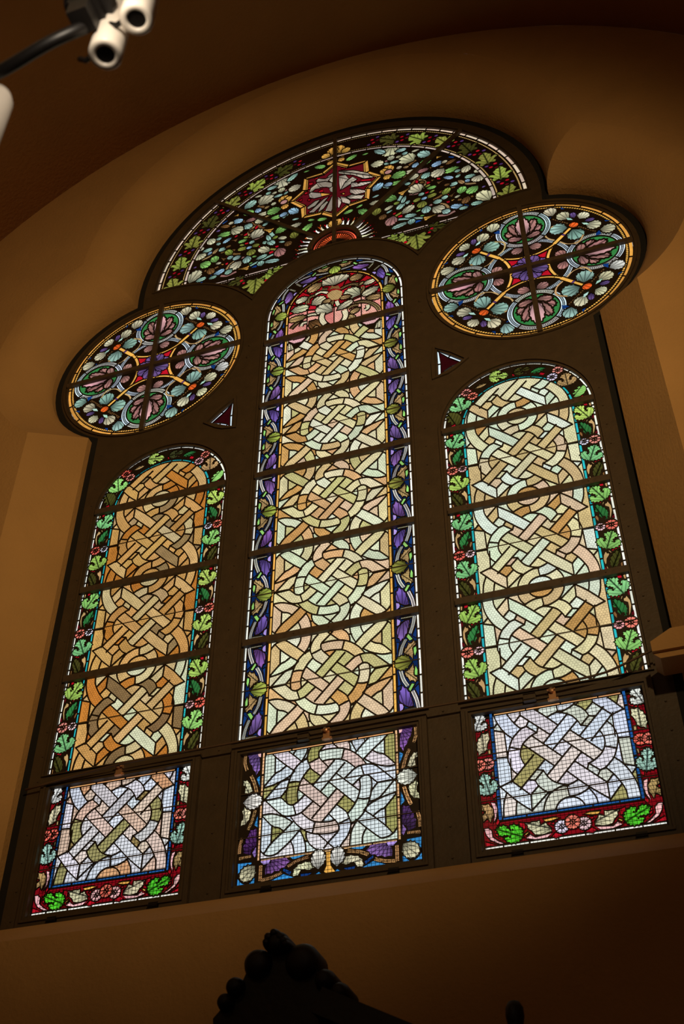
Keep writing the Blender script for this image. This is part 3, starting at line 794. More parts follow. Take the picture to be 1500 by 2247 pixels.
def canvas_CH():       # round head of the centre lancet with foliage, origin at spring line, down to the first bar
    zb = 3.0-3.25; cv = Canvas(arch(.5, zb))
    A = arch(.342, zb)
    cv.pane(A, 'pane', 'p', PAL['r'], split=True, pal='HR')
    cv.pane([(-.342, zb), (.342, zb), (.342, .0), (.25, .02), (0, -.03), (-.25, .02), (-.342, .0)], 'pane', 'p', PAL['S'], split=True, pal='HP')
    for a in (20, 45, 70, 110, 135, 160): cv.lead([(.1*math.cos(math.radians(a)), .1*math.sin(math.radians(a))), (.35*math.cos(math.radians(a)), .35*math.sin(math.radians(a)))])
    cv.lead([(-.342, .0), (-.25, .02), (0, -.03), (.25, .02), (.342, .0)]); cv.lead([(0, -.03), (0, zb)]); cv.lead([(-.2, zb), (-.2, .02)]); cv.lead([(.2, zb), (.2, .02)])
    for c, P in HR: ribbon(cv, P, .026, 'stem', 'c' if c == 'k' else 'p', jit(PAL[c]), .012, .006)
    for k, c, bx, bz, tx, tz, w in HM: motif(cv, k, c, (bx, bz), (tx, tz), w, .005)
    poly_list(cv, HP, lambda P: P, dict(s='fan', l='leaf', p='scroll_plate', c='collar'))
    ring = smooth(HRING, 4); n = len(ring)
    cv.add(stroke(ring, .05))
    for i, (a, b) in enumerate(((0, n//3), (n//3, 2*n//3), (2*n//3, n-1))): cv.pane(stroke(ring[a:b+1][(1 if i else 0):], .036), 'ring_piece', 'p', jit(PAL['ckc'[i]] if i != 1 else PAL['b']))
    cv.add(ring_poly(A, .008))
    cv.add(arcband(0, 0, .342, .5, 0, 180, 40)); 
    for s in (-1, 1): cv.add(rect(*sorted((s*.342, s*.5)), zb, 0))
    strip_arc(cv, 0, 0, .346, .358, 0, 180, 9, 'gold_strip', PAL['y']); strip_arc(cv, 0, 0, .487, .499, 0, 180, 13, 'white_strip', PAL['w'])
    for s in (-1, 1):
        strip_v(cv, *sorted((s*.346, s*.358)), zb, 0, [-.1], 'gold_strip', PAL['y']); strip_v(cv, *sorted((s*.487, s*.499)), zb, 0, [-.12], 'white_strip', PAL['w'])
    rm = .42
    def warp(s0, sg):
        def f(P):
            out = []
            for x, z in P:
                s = s0-z                      # distance along border from the crown
                a = math.pi/2-s/rm
                q = (x*math.cos(a), x*math.sin(a)) if a > 0 else (x, rm*a)
                out.append((sg*q[0], q[1]))
            return out
        return f
    border_C(cv, warp(0, 1), upper=False); border_C(cv, warp(0, -1), upper=False)
    for sg in (1, -1): border_C(cv, warp(.6415, sg))
    return cv
def rods_mesh(name, x0, x1, zs, y=-.009, r=.0035):
    V, F = [], []
    for z in zs: tube_vf([(x0, y, z), (x1, y, z)], r, 6, V, F)
    return mesh_from(name, V, F, M_BAR)
def bar_mesh(x0, x1, hz=.021, n=5):
    V, F = [], []; box_vf(x0, x1, -.030, -.006, -hz, hz, V, F)
    for i in range(n): rivet_vf(x0+(x1-x0)*(i+.5)/n, -.030, 0, .0055, V, F)
    return mesh_from('saddle_bar', V, F, M_BAR)
def hex_mesh(wd, z0, z1, a=.0165):
    V, F = [], []; r = .0006
    nx = int(wd/a)+1; dz = a*.86; nz = int((z1-z0)/dz)+1
    def wire(p, q):
        b = len(V); d = Vector((q[0]-p[0], 0, q[1]-p[1])).normalized(); n1 = Vector((0, 1, 0)); n2 = d.cross(n1)
        for P in (p, q):
            for k in range(3):
                t = 2.0944*k; o = r*(math.cos(t)*n1+math.sin(t)*n2); V.append((P[0]+o.x, .045+o.y, P[1]+o.z))
        for k in range(3): F.append((b+k, b+(k+1) % 3, b+3+(k+1) % 3, b+3+k))
    for j in range(nz):
        z = z0+j*dz; sh = a/2 if j % 2 else 0
        for i in range(nx):
            x = -wd/2+i*a+sh
            if x+a > wd/2: continue
            wire((x, z), (x+a/2, z-.28*a)); wire((x+a/2, z-.28*a), (x+a, z)); 
            if z+dz < z1: wire((x, z), (x, z+dz-.28*a))
    return mesh_from('guard_mesh', V, F, M_WIRE)
def square_mesh(wd, z0, z1, a=.0195):
    V, F = [], []; r = .0009
    for i in range(int(wd/a)+1): box_vf(-wd/2+i*a-r, -wd/2+i*a+r, .04, .04+2*r, z0, z1, V, F)
    for j in range(int((z1-z0)/a)+1): box_vf(-wd/2, wd/2, .0385, .0385+2*r, z0+j*a-r, z0+j*a+r, V, F)
    return mesh_from('guard_mesh', V, F, M_WIRE)
HX = lambda *a: [lin(h) for h in a]
FIELD = dict(
 C=HX('d6cba2', 'c9b083', 'd3dbc2', 'd2b79d', 'c0935a', 'd9dccb', 'cfc7a0', 'c8d4bd', 'd0a67a', 'd5cdb0', 'bdb783'),
 S=HX('d6cba2', 'c9b083', 'cfdac3', 'c4ac7c', 'd3dccb', 'd7d3b2', 'cad8c4', 'b98d55', 'd4c3a2', 'cfc9a4', 'd6dfd6', 'd0b49a'),
 L=HX('b98a50', 'c4a06c', 'b0702f', 'b7a37c', 'c29a60', 'bb9255', 'b08148', 'c2a878', 'ad9068', 'c3945c', '8f7450', 'b78a4e', 'bd8f55'),
 L2=HX('b98a50', 'c4a06c', 'c4a06c', 'c9ccae', 'c9b88c', 'a8602a', '7d6242', 'c2ab80', 'b3702f', 'bd8f55', 'c0975a'),
 QC=HX('cfd8d8', 'd8cccf', 'd6bdb0', 'a39b62', 'd5dcd8', 'cdd6c8', 'd3d9e2', '969056', 'd9d3d6', 'cfd6da'),
 QL=HX('d6c3b8', 'd3cfd6', 'cf9a70', '98905c', 'cbd0dc', 'd9bfae', 'c9c3c3', 'd6d2d8', 'cfae98', 'd0b8a6', 'd0d3dc', '8a7448'),
 QS=HX('d0d6de', 'd8ccd2', 'c9cdd0', 'cfd3c8', 'd3d9e6', 'd9c9c0', 'a09860', 'cdd2e0', 'd6d0d8', 'c8c9b8'),
 A=HX('d9a468', 'd39a5e', 'dba974'), HR=HX('a8101f', '8c0d1a', 'b51b2c'), HP=HX('d98e8a', 'dfa29a', 'd67f7c'))  # A: amber tones imitating the glow under the bars
def panel(parent, built, loc, pal, seed):
    lead, panes = built; r = random.Random(seed)
    p = link('panel', lead, parent, loc)
    for info, me in panes:
        col = info['col']
        if info['pal']:
            key = info['pal']; L = FIELD[pal if key in ('C', 'S') else key]; v = r.uniform(.88, 1.06); tn = (1.06, 1.0, .87) if pal == 'C' else (1.03, 1.0, .90) if pal in ('S', 'L', 'L2') else (1, 1, 1); col = [x*v*t*r.uniform(.975, 1.025) for x, t in zip(r.choice(L), tn)]
        else:
            v = r.uniform(.86, 1.1); col = [x*v*r.uniform(.97, 1.03) for x in col]
            if info['name'] == 'leaf' and pal in ('S', 'L', 'L2'): col = [x*y for x, y in zip(col, r.choice(((1, 1, 1), (1.4, 1, .8), (1.1, 1.05, 1.1), (.9, 1.05, 1.7), (1.7, 1.1, .9))))]
            if info['name'] == 'blossom': col = [x*y for x, y in zip(col, r.choice(((1, 1, 1), (1, 1.25, 1.3), (.95, .8, .8), (.98, 1.7, 2.0))))]
            if info['name'] == 'fan': col = [x*y for x, y in zip(col, r.choice(((1, 1, 1), (1.15, 1, 1.05), (.8, .85, 1.1), (1.2, .9, 1.1))))]
        link(info['name'], me, p, (0, 0, 0), [min(1, x) for x in col])
    return p
# ------------------------------------------------------------------ the shell of the room
ZS, XW, YW, ZV, RV, YB, ZF = -1.06, 3.68, -.39, 2.28, 3.68, -13.0, -5.0
LCX, LCZ, ACZ = 1.378, 3.086, 3.95
def opening(xj, rl, ra, zs, n=24):
    zj = LCZ-math.sqrt(rl*rl-(xj-LCX)**2)
    dx, dz = -LCX, LCZ-ACZ; d = math.hypot(dx, dz); a = (ra*ra-rl*rl+d*d)/(2*d); h = math.sqrt(ra*ra-a*a)
    ux, uz = dx/d, dz/d; vx, vz = a*ux+h*uz, ACZ+a*uz-h*ux
    L = [(-xj, zs)]+[(-xj, zs+(zj-zs)*k/6) for k in range(1, 6)]
    a0 = math.atan2(zj-LCZ, -xj+LCX); a1 = math.atan2(vz-LCZ, vx+LCX)
    a0 %= 2*math.pi; a1 %= 2*math.pi
    L += [(-LCX+rl*math.cos(a0+(a1-a0)*k/n), LCZ+rl*math.sin(a0+(a1-a0)*k/n)) for k in range(n)]
    b0 = math.atan2(vz-ACZ, vx) % (2*math.pi); b1 = math.pi/2
    L += [(ra*math.cos(b0+(b1-b0)*k/n), ACZ+ra*math.sin(b0+(b1-b0)*k/n)) for k in range(n)]
    return L+[(0, ACZ+ra)]+[(-x, z) for x, z in L[::-1]]
def wall_window():
    n = 24; inn, out = opening(1.76, .775, 1.60, ZS, n), opening(2.005, 1.065, 1.895, -1.275, n)
    V, F, SM = [], [], []; M = len(inn); K = 8
    runs = [(0, 6), (6, 6+n), (6+n, M-7-n), (M-7-n, M-7), (M-7, M-1), (M-1, M)]
    for r0, r1 in runs:
        ids = [k % M for k in range(r0, r1+1)]; b = len(V); m = len(ids)
        for t in range(K+2):
            for k in ids:
                (xi, zi), (xo, zo) = inn[k], out[k]
                if t == K+1: V.append((xi, .06, zi)); continue
                u = 1-t/K; wv = min(1, max(0, (zi-2.7)/.7)); wv = wv*wv*(3-2*wv)*.9        # rounded mouth above, plain splay beside the lancets
                of = (1-wv)*u+wv*(1-math.cos(u*math.pi/2)); yy = (1-wv)*u+wv*math.sin(u*math.pi/2)
                V.append((xi+(xo-xi)*of, -.06+(YW+.06)*yy, zi+(zo-zi)*of))
        for t in range(K+1):
            for k in range(m-1): F.append((b+t*m+k, b+t*m+k+1, b+(t+1)*m+k+1, b+(t+1)*m+k)); SM.append(t < K and 6 <= r0 < M-7)
    outer = [(-XW, ZF), (XW, ZF), (XW, ZV)]+[(RV*math.cos(a), ZV+RV*math.sin(a)) for a in np.linspace(0, math.pi, 49)[1:-1]]+[(-XW, ZV)]
    for P, y, flip in ((out, YW, False), (inn, .06, True)):
        cv = Canvas(outer); cv.add(P, 'hole'); VV, T, top = cv.solve(); T = T[top == -1]; b = len(V)
        V += [(x, y, z) for x, z in VV]; F += [tuple(int(i)+b for i in (t[::-1] if flip else t)) for t in T]
    me = mesh_from('wall_front', V, F, M_PLASTER); me.polygons.foreach_set('use_smooth', SM+[False]*(len(F)-len(SM))); me.update()
    return link('wall_front', me, kind='structure', label='ochre plaster wall with a splayed three-lobed window opening')
wall_window()
def shell():
    for s, nm in ((-1, 'wall_left'), (1, 'wall_right')):
        V, F = [], []; box_vf(*sorted((s*XW, s*(XW+.3))), YB, YW, ZF, ZV, V, F)
        link(nm, mesh_from(nm, V, F, M_PLASTER), kind='structure', label='plain ochre plaster side wall')
    V, F = [], []; box_vf(-XW-.3, XW+.3, YB-.3, YB, ZF, ZV+RV+.3, V, F); link('wall_back', mesh_from('wall_back', V, F, M_PLASTER), kind='structure', label='plain ochre plaster rear wall')
    V, F = [], []; box_vf(-XW, XW, YB, YW, ZF-.2, ZF, V, F); link('floor', mesh_from('floor', V, F, M_FLOOR), kind='structure', label='dark floor')
    V, F = [], []; A = np.linspace(0, math.pi, 49)
    for r in (RV, RV+.3):
        for y in (YW, YB): V += [(r*math.cos(a), y, ZV+r*math.sin(a)) for a in A]
    n = len(A)
    for k in range(n-1): F += [(k, k+1, n+k+1, n+k), (2*n+k, 3*n+k, 3*n+k+1, 2*n+k+1), (k, 2*n+k, 2*n+k+1, k+1)]
    link('ceiling', mesh_from('ceiling', V, F, M_VAULT, True), kind='structure', label='dim plaster barrel vault above the window arch')
shell()
# ------------------------------------------------------------------ iron frame plate
def lunette_outline(go=0.0):      # glass outline of the lunette, local to (0, ACZ)
    ro, rl, rc = 1.456-go, .895+go, .715+go; out = []
    lc = np.array([-LCX, LCZ-ACZ]); cc = np.array([0, 3.25-ACZ])
    def inter(c0, r0, c1, r1, sg):
        d = c1-c0; D = np.linalg.norm(d); a = (r0*r0-r1*r1+D*D)/(2*D); h = math.sqrt(r0*r0-a*a); u = d/D
        return c0+a*u+sg*h*np.array([-u[1], u[0]])
    p0 = inter(lc, rl, np.zeros(2), ro, 1); p1 = inter(lc, rl, cc, rc, 1)
    ang = lambda p, c: math.degrees(math.atan2(p[1]-c[1], p[0]-c[0]))
    L = list(map(tuple, circ(lc[0], lc[1], rl, 16, ang(p0, lc), ang(p1, lc))))
    L += list(map(tuple, circ(cc[0], cc[1], rc, 12, ang(p1, cc), 90)))[1:]
    L = L+[(-x, z) for x, z in L[-2::-1]]
    e = ang((-p0[0], p0[1]), (0, 0))
    L += list(map(tuple, circ(0, 0, ro, 60, e, 180-e)))[1:-1]
    return L
TRI = [(-.709, 2.482), (-.872, 2.322), (-.704, 2.222)]
def tri_outline(s, d=0.0):
    P = [(-.709, 2.482), (-.79, 2.405), (-.872, 2.322), (-.8, 2.285), (-.75, 2.258), (-.704, 2.222), (-.708, 2.35)]
    if d: P = offset(P, d)
    return [(s*-x, z) for x, z in P] if s > 0 else [tuple(p) for p in P]
def lancet(xc, r, zs, z0, d=0.0): return [(xc-r-d, z0), (xc+r+d, z0)]+[tuple(p) for p in circ(xc, zs, r+d, 40, 0, 180)]
CAS = {'C': (0, .462), 'L': (-1.155, .406), 'R': (1.155, .406)}
ZC0, ZC1 = -.982, -.272
def frame():
    root = thing('trim_1', (0, 0, ZS), 'dark brown riveted iron frame holding all the stained glass lights', 'window frame', 'structure')
    o = (0, 0, -ZS)
    cv = Canvas(opening(1.715, .728, 1.552, ZS))
    holes = [lancet(0, .5, 3.25, -.19), lancet(-1.16, .45, 1.7225, -.19), lancet(1.16, .45, 1.7225, -.19), circ(-LCX, LCZ, .680, 64), circ(LCX, LCZ, .680, 64), [(x, z+ACZ) for x, z in lunette_outline()], tri_outline(-1), tri_outline(1)]
    for k, (xc, hw) in CAS.items(): holes.append(rect(xc-hw, xc+hw, ZC0, ZC1))
    for h in holes: cv.add(h, 'hole')
    VV, T, top = cv.solve(); k = np.where(top == -1)[0]
    link('frame_plate', slab(VV, T, k, .007, M_IRON, 'frame_plate', y0=-.004), root, o)
    # black ring painting in the shade of the gap between plate and masonry
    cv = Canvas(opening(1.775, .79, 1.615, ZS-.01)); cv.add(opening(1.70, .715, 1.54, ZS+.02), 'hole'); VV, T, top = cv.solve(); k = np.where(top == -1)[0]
    link('gap_shade', slab(VV, T, k, .018, M_BLACK, 'gap_shade', y0=.008), root, o)
    # raised beads
    def bead(P, w, y, t, closed=True):
        Q = ring_poly(P, w); cv = Canvas(offset(P, w)); cv.add(Q, dict(a=1)); VV, T, top = cv.solve(); k = np.where(top == 0)[0]
        link('bead', slab(VV, T, k, t, M_IRON, 'bead', y0=y), root, o)
    for P, w in ((lancet(0, .5, 3.25, -.2, .022), .014), (lancet(-1.16, .45, 1.7225, -.2, .022), .014), (lancet(1.16, .45, 1.7225, -.2, .022), .014), (circ(-LCX, LCZ, .70, 64), .016), (circ(LCX, LCZ, .70, 64), .016),
                 ([(x, z+ACZ) for x, z in lunette_outline(-.02)], .014), (tri_outline(-1, .028), .026), (tri_outline(1, .028), .026)): bead(P, w, -.016, .008)
    V, F = [], []
    for s in (-1, 1):
        for x in (.60, 1.66):
            for k in range(22): rivet_vf(s*x, -.012, -1.0+k*.155, .006, V, F)
        for q in ((.62, 3.02), (.63, 2.9), (.76, 3.72)): rivet_vf(s*q[0], -.012, q[1], .012, V, F)
        for k in range(12): a = math.radians(-60+k*14); rivet_vf(s*(LCX+.712*math.cos(a)), -.012, LCZ+.712*math.sin(a), .005, V, F)
    for k in range(26): a = math.radians(15+k*6); rivet_vf(1.515*math.cos(a), -.012, ACZ+1.515*math.sin(a), .005, V, F)
    link('rivets', mesh_from('rivets', V, F, M_IRON), root, o, kind='stuff')
frame()
# ------------------------------------------------------------------ lancets
def lancets():
    bC, bC1, bCH = canvas_C().build(), canvas_C(True).build(), canvas_CH().build()
    zb = -.2075
    root = thing('window_2', (0, 0, zb), 'tall central round-headed stained glass lancet with purple palmette border', 'window', 'structure')
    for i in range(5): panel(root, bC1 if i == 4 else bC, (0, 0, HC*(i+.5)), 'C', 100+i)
    panel(root, bCH, (0, 0, 3.25-zb), 'C', 120)
    bm, rm = bar_mesh(-.505, .505), rods_mesh('support_rod', -.495, .495, (0,))
    for i in range(1, 6): link('saddle_bar', bm, root, (0, 0, HC*i-.013))
    for i in range(5): link('support_rod', rm, root, (0, 0, HC*(i+.5)))
    gm = hex_mesh(.70, -HC/2, HC/2)
    for i in range(6): link('guard_mesh', gm, root, (0, 0, HC*(i+.5)), kind='stuff')
    bS, bSH = canvas_S().build(), canvas_SH().build(); zs = -.2139
    bm, rm, gm = bar_mesh(-.455, .455, n=4), rods_mesh('support_rod', -.445, .445, (0,)), hex_mesh(.66, -HS_/2, HS_/2)
    for s, nm, lab in ((-1, 'window_1', 'left stained glass lancet with amber interlace and leaf and blossom border'), (1, 'window_3', 'right stained glass lancet with pale green and cream interlace and leaf border')):
        root = thing(nm, (s*1.16, 0, zs), lab, 'window', 'structure')
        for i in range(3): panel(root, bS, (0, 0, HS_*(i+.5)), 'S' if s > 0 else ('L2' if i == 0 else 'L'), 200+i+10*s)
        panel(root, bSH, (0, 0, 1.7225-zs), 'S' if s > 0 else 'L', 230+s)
        for i in range(1, 4): link('saddle_bar', bm, root, (0, 0, HS_*i-.013))
        for i in range(3): link('support_rod', rm, root, (0, 0, HS_*(i+.5)))
        for i in range(4): link('guard_mesh', gm, root, (0, 0, HS_*(i+.5)), kind='stuff')
lancets()
# ------------------------------------------------------------------ roundels
def canvas_R():
    cv = Canvas(circ(0, 0, .679, 72)); D = .44
    strip_arc(cv, 0, 0, .656, .677, 3, 363, 22, 'gold_strip', lin('c98a3c'))
    for i in range(4):
        P = [tuple(p) for p in circ(0, 0, .641, 24, 90*i+1, 90*i+89)]; ribbon(cv, P, .018, 'bead_row', 'b', PAL['y'], .019, n=2)
    # purple heart with red corners
    cv.pane(rect(-.16, .16, -.16, .16), 'pane', 'p', PAL['r'])
    for i in range(4):
        a = math.radians(90*i); d = np.array([math.cos(a), math.sin(a)]); e = np.array([-d[1], d[0]]); c = D*d
        cv.add(circ(c[0], c[1], .325, 40, 90*i+95, 90*i+265))
        P = [tuple(p) for p in circ(c[0], c[1], .315, 16, 90*i+180-36, 90*i+180+36)]
        cv.add(stroke(P, .034)); ribbon(cv, P, .019, 'gold_band', 'p', PAL['y'], n=2)
        for sg in (-1, 1): motif(cv, 'sh', 'm', .235*d+sg*.02*e, .2*d+sg*.105*e, .9, .005, .9)
    for i in range(4):
        P = [tuple(p) for p in circ(0, 0, .283, 14, 90*i+14, 90*i+76)]; ribbon(cv, P, .032, 'rope_band', 'c', PAL['W'], .012, .004, n=2)
    for i in range(4):
        for sg in (-1, 1):
            a = math.radians(90*i); d = np.array([math.cos(a), math.sin(a)]); e = np.array([-d[1], d[0]]); P = [tuple(p) for p in circ(D*d[0], D*d[1], .315, 8, 90*i+180+sg*28, 90*i+180+sg*40)]; cv.add(stroke(P, .03)); ribbon(cv, P, .019, 'gold_band', 'p', PAL['y'], n=2)
    for i in range(8):
        a = math.radians(45*i+22.5); d = np.array([math.cos(a), math.sin(a)]); motif(cv, 'sh', 'p', .01*d, .135*d, .78, .003, .6)
    for i in range(4):
        a = math.radians(90*i); d = np.array([math.cos(a), math.sin(a)]); e = np.array([-d[1], d[0]]); c = D*d; Q = lambda u, v: c+u*d+v*e
        cv.add(circ(c[0], c[1], .196, 40))
        for k in range(4):
            P = [tuple(p) for p in circ(c[0], c[1], .175, 10, 90*k+46, 90*k+134)]; ribbon(cv, P, .034, 'rope_band', 'c', jit(PAL['W' if k % 2 else 'w']), .0118, n=2)
        cv.pane(circ(c[0], c[1], .15, 32), 'pane', 'p', PAL['d'], split=True)
        for b, t, w, col in (((-.09, 0), (.005, .125), .55, 'm'), ((-.09, 0), (.005, -.125), .55, 'm'), ((-.1, .01), (-.075, .115), .6, 'm'), ((-.1, -.01), (-.075, -.115), .6, 'm'), ((-.09, .0), (.09, .09), .4, 'm'), ((-.09, .0), (.09, -.09), .4, 'm'), ((-.1, 0), (.14, 0), .42, 'S')):
            motif(cv, 'sh', col, Q(*b), Q(*t), w, .009, .85)
        # diagonal jewel group
        a = math.radians(90*i+45); d = np.array([math.cos(a), math.sin(a)]); e = np.array([-d[1], d[0]]); Q = lambda u, v: tuple(u*d+v*e)
        ribbon(cv, [Q(.478, -.19), Q(.478, .19)], .018, 'rod', 'c', PAL['b'], .02, .004)
        for sg in (-1, 1):
            motif(cv, 'sh', 'T', Q(.44, sg*.02), Q(.37, sg*.13), 1.0, .006, .72)
            ribbon(cv, [Q(.30, sg*.02), Q(.30, sg*.09), Q(.345, sg*.145), Q(.42, sg*.13)], .014, 'gold_band', 'p', jit(PAL['k']))
            motif(cv, 'sh', 'c', Q(.515, sg*.075), Q(.548, sg*.185), .9, .005, .85)
            motif(cv, 'sh', rnd.choice('TcTw'), Q(.505, sg*.20), Q(.562, sg*.295), .95, .005, .8)
            motif(cv, 'sh', 'p', Q(.54, sg*.04), Q(.59, sg*.1), .6, .004, .6)
            cv.pane([Q(.50, sg*.20), Q(.47, sg*.24), Q(.44, sg*.215), Q(.47, sg*.2)], 'border_piece', 'h', PAL['B'], lambda P: P.copy())
            cv.pane([Q(.60, sg*.16), Q(.61, sg*.215), Q(.585, sg*.19)], 'border_piece', 'h', PAL['B'], lambda P: P.copy())
            cv.pane([Q(.52, sg*.03), Q(.535, sg*.07), Q(.525, sg*.10), Q(.505, sg*.07)], 'border_piece', 'p', jit(PAL['T']))
        ribbon(cv, [Q(.265, 0), Q(.36, 0)], .03, 'gold_band', 'p', PAL['y'], gap=.004); ribbon(cv, [Q(.375, 0), Q(.445, 0)], .024, 'gold_band', 'p', PAL['y'], gap=.004)
        cv.pane([Q(.36, .016), Q(.36, -.016), Q(.375, -.016), Q(.375, .016)], 'collar', 'p', PAL['P'])
        motif(cv, 'sh', 'c', Q(.545, 0), Q(.63, 0), 1.15, .005)
        cv.pane(put([(.5*math.sin(t), .5+.5*math.cos(t)) for t in np.linspace(0, 2*math.pi, 14)[:-1]], Q(.45, 0), Q(.51, 0), 1.15), 'jewel', 's', jit(PAL['n']), frame_uv(Q(.42, 0), Q(.5, 0)), .005)
    return cv
def cross_bars(L, w=.034, mat=M_BAR):
    V, F = [], []
    for (x0, z0), (x1, z1) in L:
        d = Vector((x1-x0, 0, z1-z0)); ln = d.length; d.normalize(); n = Vector((-d.z, 0, d.x))*w/2; b = len(V)
        for y in (-.030, -.006):
            for P, s in (((x0, z0), -1), ((x1, z1), -1), ((x1, z1), 1), ((x0, z0), 1)): V.append((P[0]+s*n.x, y, P[1]+s*n.z))
        F += [(b, b+1, b+2, b+3), (b+7, b+6, b+5, b+4), (b, b+4, b+5, b+1), (b+1, b+5, b+6, b+2), (b+2, b+6, b+7, b+3), (b+3, b+7, b+4, b)]
        for k in range(4): q = ln*(k+.5)/4; rivet_vf(x0+d.x*q, -.030, z0+d.z*q, .0055, V, F)
    return mesh_from('cross_bar', V, F, mat)
def roundels():
    b = canvas_R().build(); v, h = cross_bars([((0, -.685), (0, .685))]), cross_bars([((-.685, 0), (.685, 0))])
    for s, nm, lab in ((-1, 'window_4', 'left round stained glass light with four medallions, above the left lancet'), (1, 'window_5', 'right round stained glass light with four medallions, above the right lancet')):
        root = thing(nm, (s*LCX, 0, LCZ), lab, 'window', 'structure'); panel(root, b, (0, 0, 0), 'R', 300+s)
        link('cross_bar', v, root); link('cross_bar', h, root, (0, .002, 0))
roundels()
# ------------------------------------------------------------------ lunette
STAR = [(0, 1.14), (.114, 1.041), (.268, 1.033), (.278, .862), (.386, .749), (.286, .619), (.273, .471), (.115, .453), (0, .352)]
def lunette():
    cv = Canvas(lunette_outline()); zc = -.07
    M2 = lambda P, s: [(s*a, b) for a, b in P]
    for s in (1, -1):
        for c, P in NR: ribbon(cv, M2(P, s), .03, 'stem', 'p', [x*.55 for x in jit(PAL[c])], gap=.004, n=3)
        for k, c, P in NP: cv.pane(M2(P, s), 'pane', 'p', jit(PAL[c], .2), gap=.003)
        for k, c, bx, bz, tx, tz, w in NM+NC: motif(cv, k, c, (s*bx, bz), (s*tx, tz), w, .004, .78)
        q = [p for p in M2([(.434, .775)], s)][0]; cv.pane(circ(q[0], q[1], .03, 12), 'flower_heart', 'p', PAL['m'], gap=.006)
    cen = [(((bx+tx)/2, (bz+tz)/2), .5*math.hypot(tx-bx, tz-bz)*max(.5, w)*.8) for k, c, bx, bz, tx, tz, w in NM+NC]
    rr = random.Random(11); tries = 0
    while tries < 2600:
        tries += 1; x, z = rr.uniform(.02, 1.17), rr.uniform(-.03, 1.17); R_ = .066 if tries < 500 else .052 if tries < 1100 else .04 if tries < 1800 else .028
        if math.hypot(x, z) > 1.17-R_ or math.hypot(x, z) < .37+R_ or (x < .42 and .32 < z < 1.16) or abs(x-z) < .02 or z < -.02+R_: continue
        if any(math.hypot(x-c[0], z-c[1]) < R_*.86+q for c, q in cen): continue
        cen.append(((x, z), R_)); a = rr.uniform(0, 6.28); d = np.array([math.cos(a), math.sin(a)])*R_; p = np.array([x, z]); w_ = rr.uniform(.6, .95); col = rr.choice('TTcgcTlkoXmb')
        for s in (1, -1): f_ = np.array([s, 1]); motif(cv, 'sh', col, (p-d)*f_, (p+d)*f_, w_, .004, .7)
    # star with the bird
    star = STAR+[(-x, z) for x, z in STAR[-2:0:-1]]
    cv.add(offset(star, .012)); inn = offset(star, -.045)
    cv.pane(offset(star, -.05), 'pane', 'p', PAL['R'], split=True)
    n = len(star); so, si = offset(star, 0), offset(star, -.030); sb = offset(star, -.04)
    for i in range(n):
        j = (i+1) % n; g = (so[j]-so[i])/np.linalg.norm(so[j]-so[i])*.004
        cv.pane([so[i]+g, so[j]-g, si[j]-g, si[i]+g], 'gold_strip', 'p', jit(lin('c08a3e')))
        ribbon(cv, [sb[i]+g, sb[j]-g], .012, 'bead_row', 'b', PAL['y'], .016)
    for k, c, P in BIRD:
        A = np.array(P); far = A[np.argmax(np.linalg.norm(A, axis=1)*0+np.abs(A[:, 0]))]
        cv.pane(P, 'feather' if k == 'l' else 'pane', k, [x*.78 for x in jit(lin('cdbba6') if c == 'c' else PAL[c])], frame_uv(A.mean(0)*.3+A[0]*.7, far+np.array((.001, .02))), .004)
    # sun and flames
    cv.add(circ(0, 0, .36, 30, -12, 192))
    for i in range(22):
        a = math.radians(-4+i*8.95); d = np.array([math.cos(a), math.sin(a)]); e = np.array([-d[1], d[0]]); L = .325+.025*(i % 2)
        if 80 < math.degrees(a) < 100: continue
        cv.pane([.213*d-.015*e, .245*d-.017*e, .285*d-.006*e, .315*d-.01*e, .29*d+.008*e, .25*d+.006*e, .213*d+.015*e], 'flame', 'p', jit(PAL['wcw'[i % 3]]))
        cv.pane([.262*d+.011*e, .29*d+.0125*e, L*d+.022*e, .31*d+.004*e, L*d-.012*e, .322*d-.014*e, .318*d-.005*e, .294*d+.006*e], 'flame', 'p', jit(PAL['rnr'[i % 3]]))
    for a in (86, 94): d = np.array([math.cos(math.radians(a)), math.sin(math.radians(a))]); motif(cv, 'sh', 'y', .23*d, .34*d, .7, .004, .8)
    cv.add(circ(0, 0, .205, 36)); red = PAL['n']
    for k in range(2): P = [tuple(p) for p in circ(0, 0, .165, 12, 90*k+2, 90*k+88)]; cv.pane(stroke(P, .012), 'sun_rim', 'p', lin('e0563a'))
    for k in range(2): P = [tuple(p) for p in circ(0, 0, .15, 12, 90*k+2, 90*k+88)]; ribbon(cv, P, .012, 'sun_dots', 'b', lin('e0563a'), .014, n=2)
    for i in range(22): a0 = 2+i*8.05; cv.pane(arcband(0, 0, .08, .14, a0, a0+6.6, 3), 'sun_ray', 'p', jit(lin('d8552a')))
    # leaf frieze between two beaded rings
    cv.add(arcband(0, 0, 1.205, 1.47, -6, 186, 80))
    strip_arc(cv, 0, 0, 1.432, 1.455, 0, 180, 34, 'white_strip', lin('cdb49c')); strip_arc(cv, 0, 0, 1.208, 1.229, -3, 183, 30, 'white_strip', lin('b9a294'))
    for r in (1.414, 1.243):
        for k in range(4): P = [tuple(p) for p in circ(0, 0, r, 16, 45*k+.5, 45*k+44.5)]; ribbon(cv, P, .014, 'bead_row', 'b', lin('c9a060'), .019, n=2)
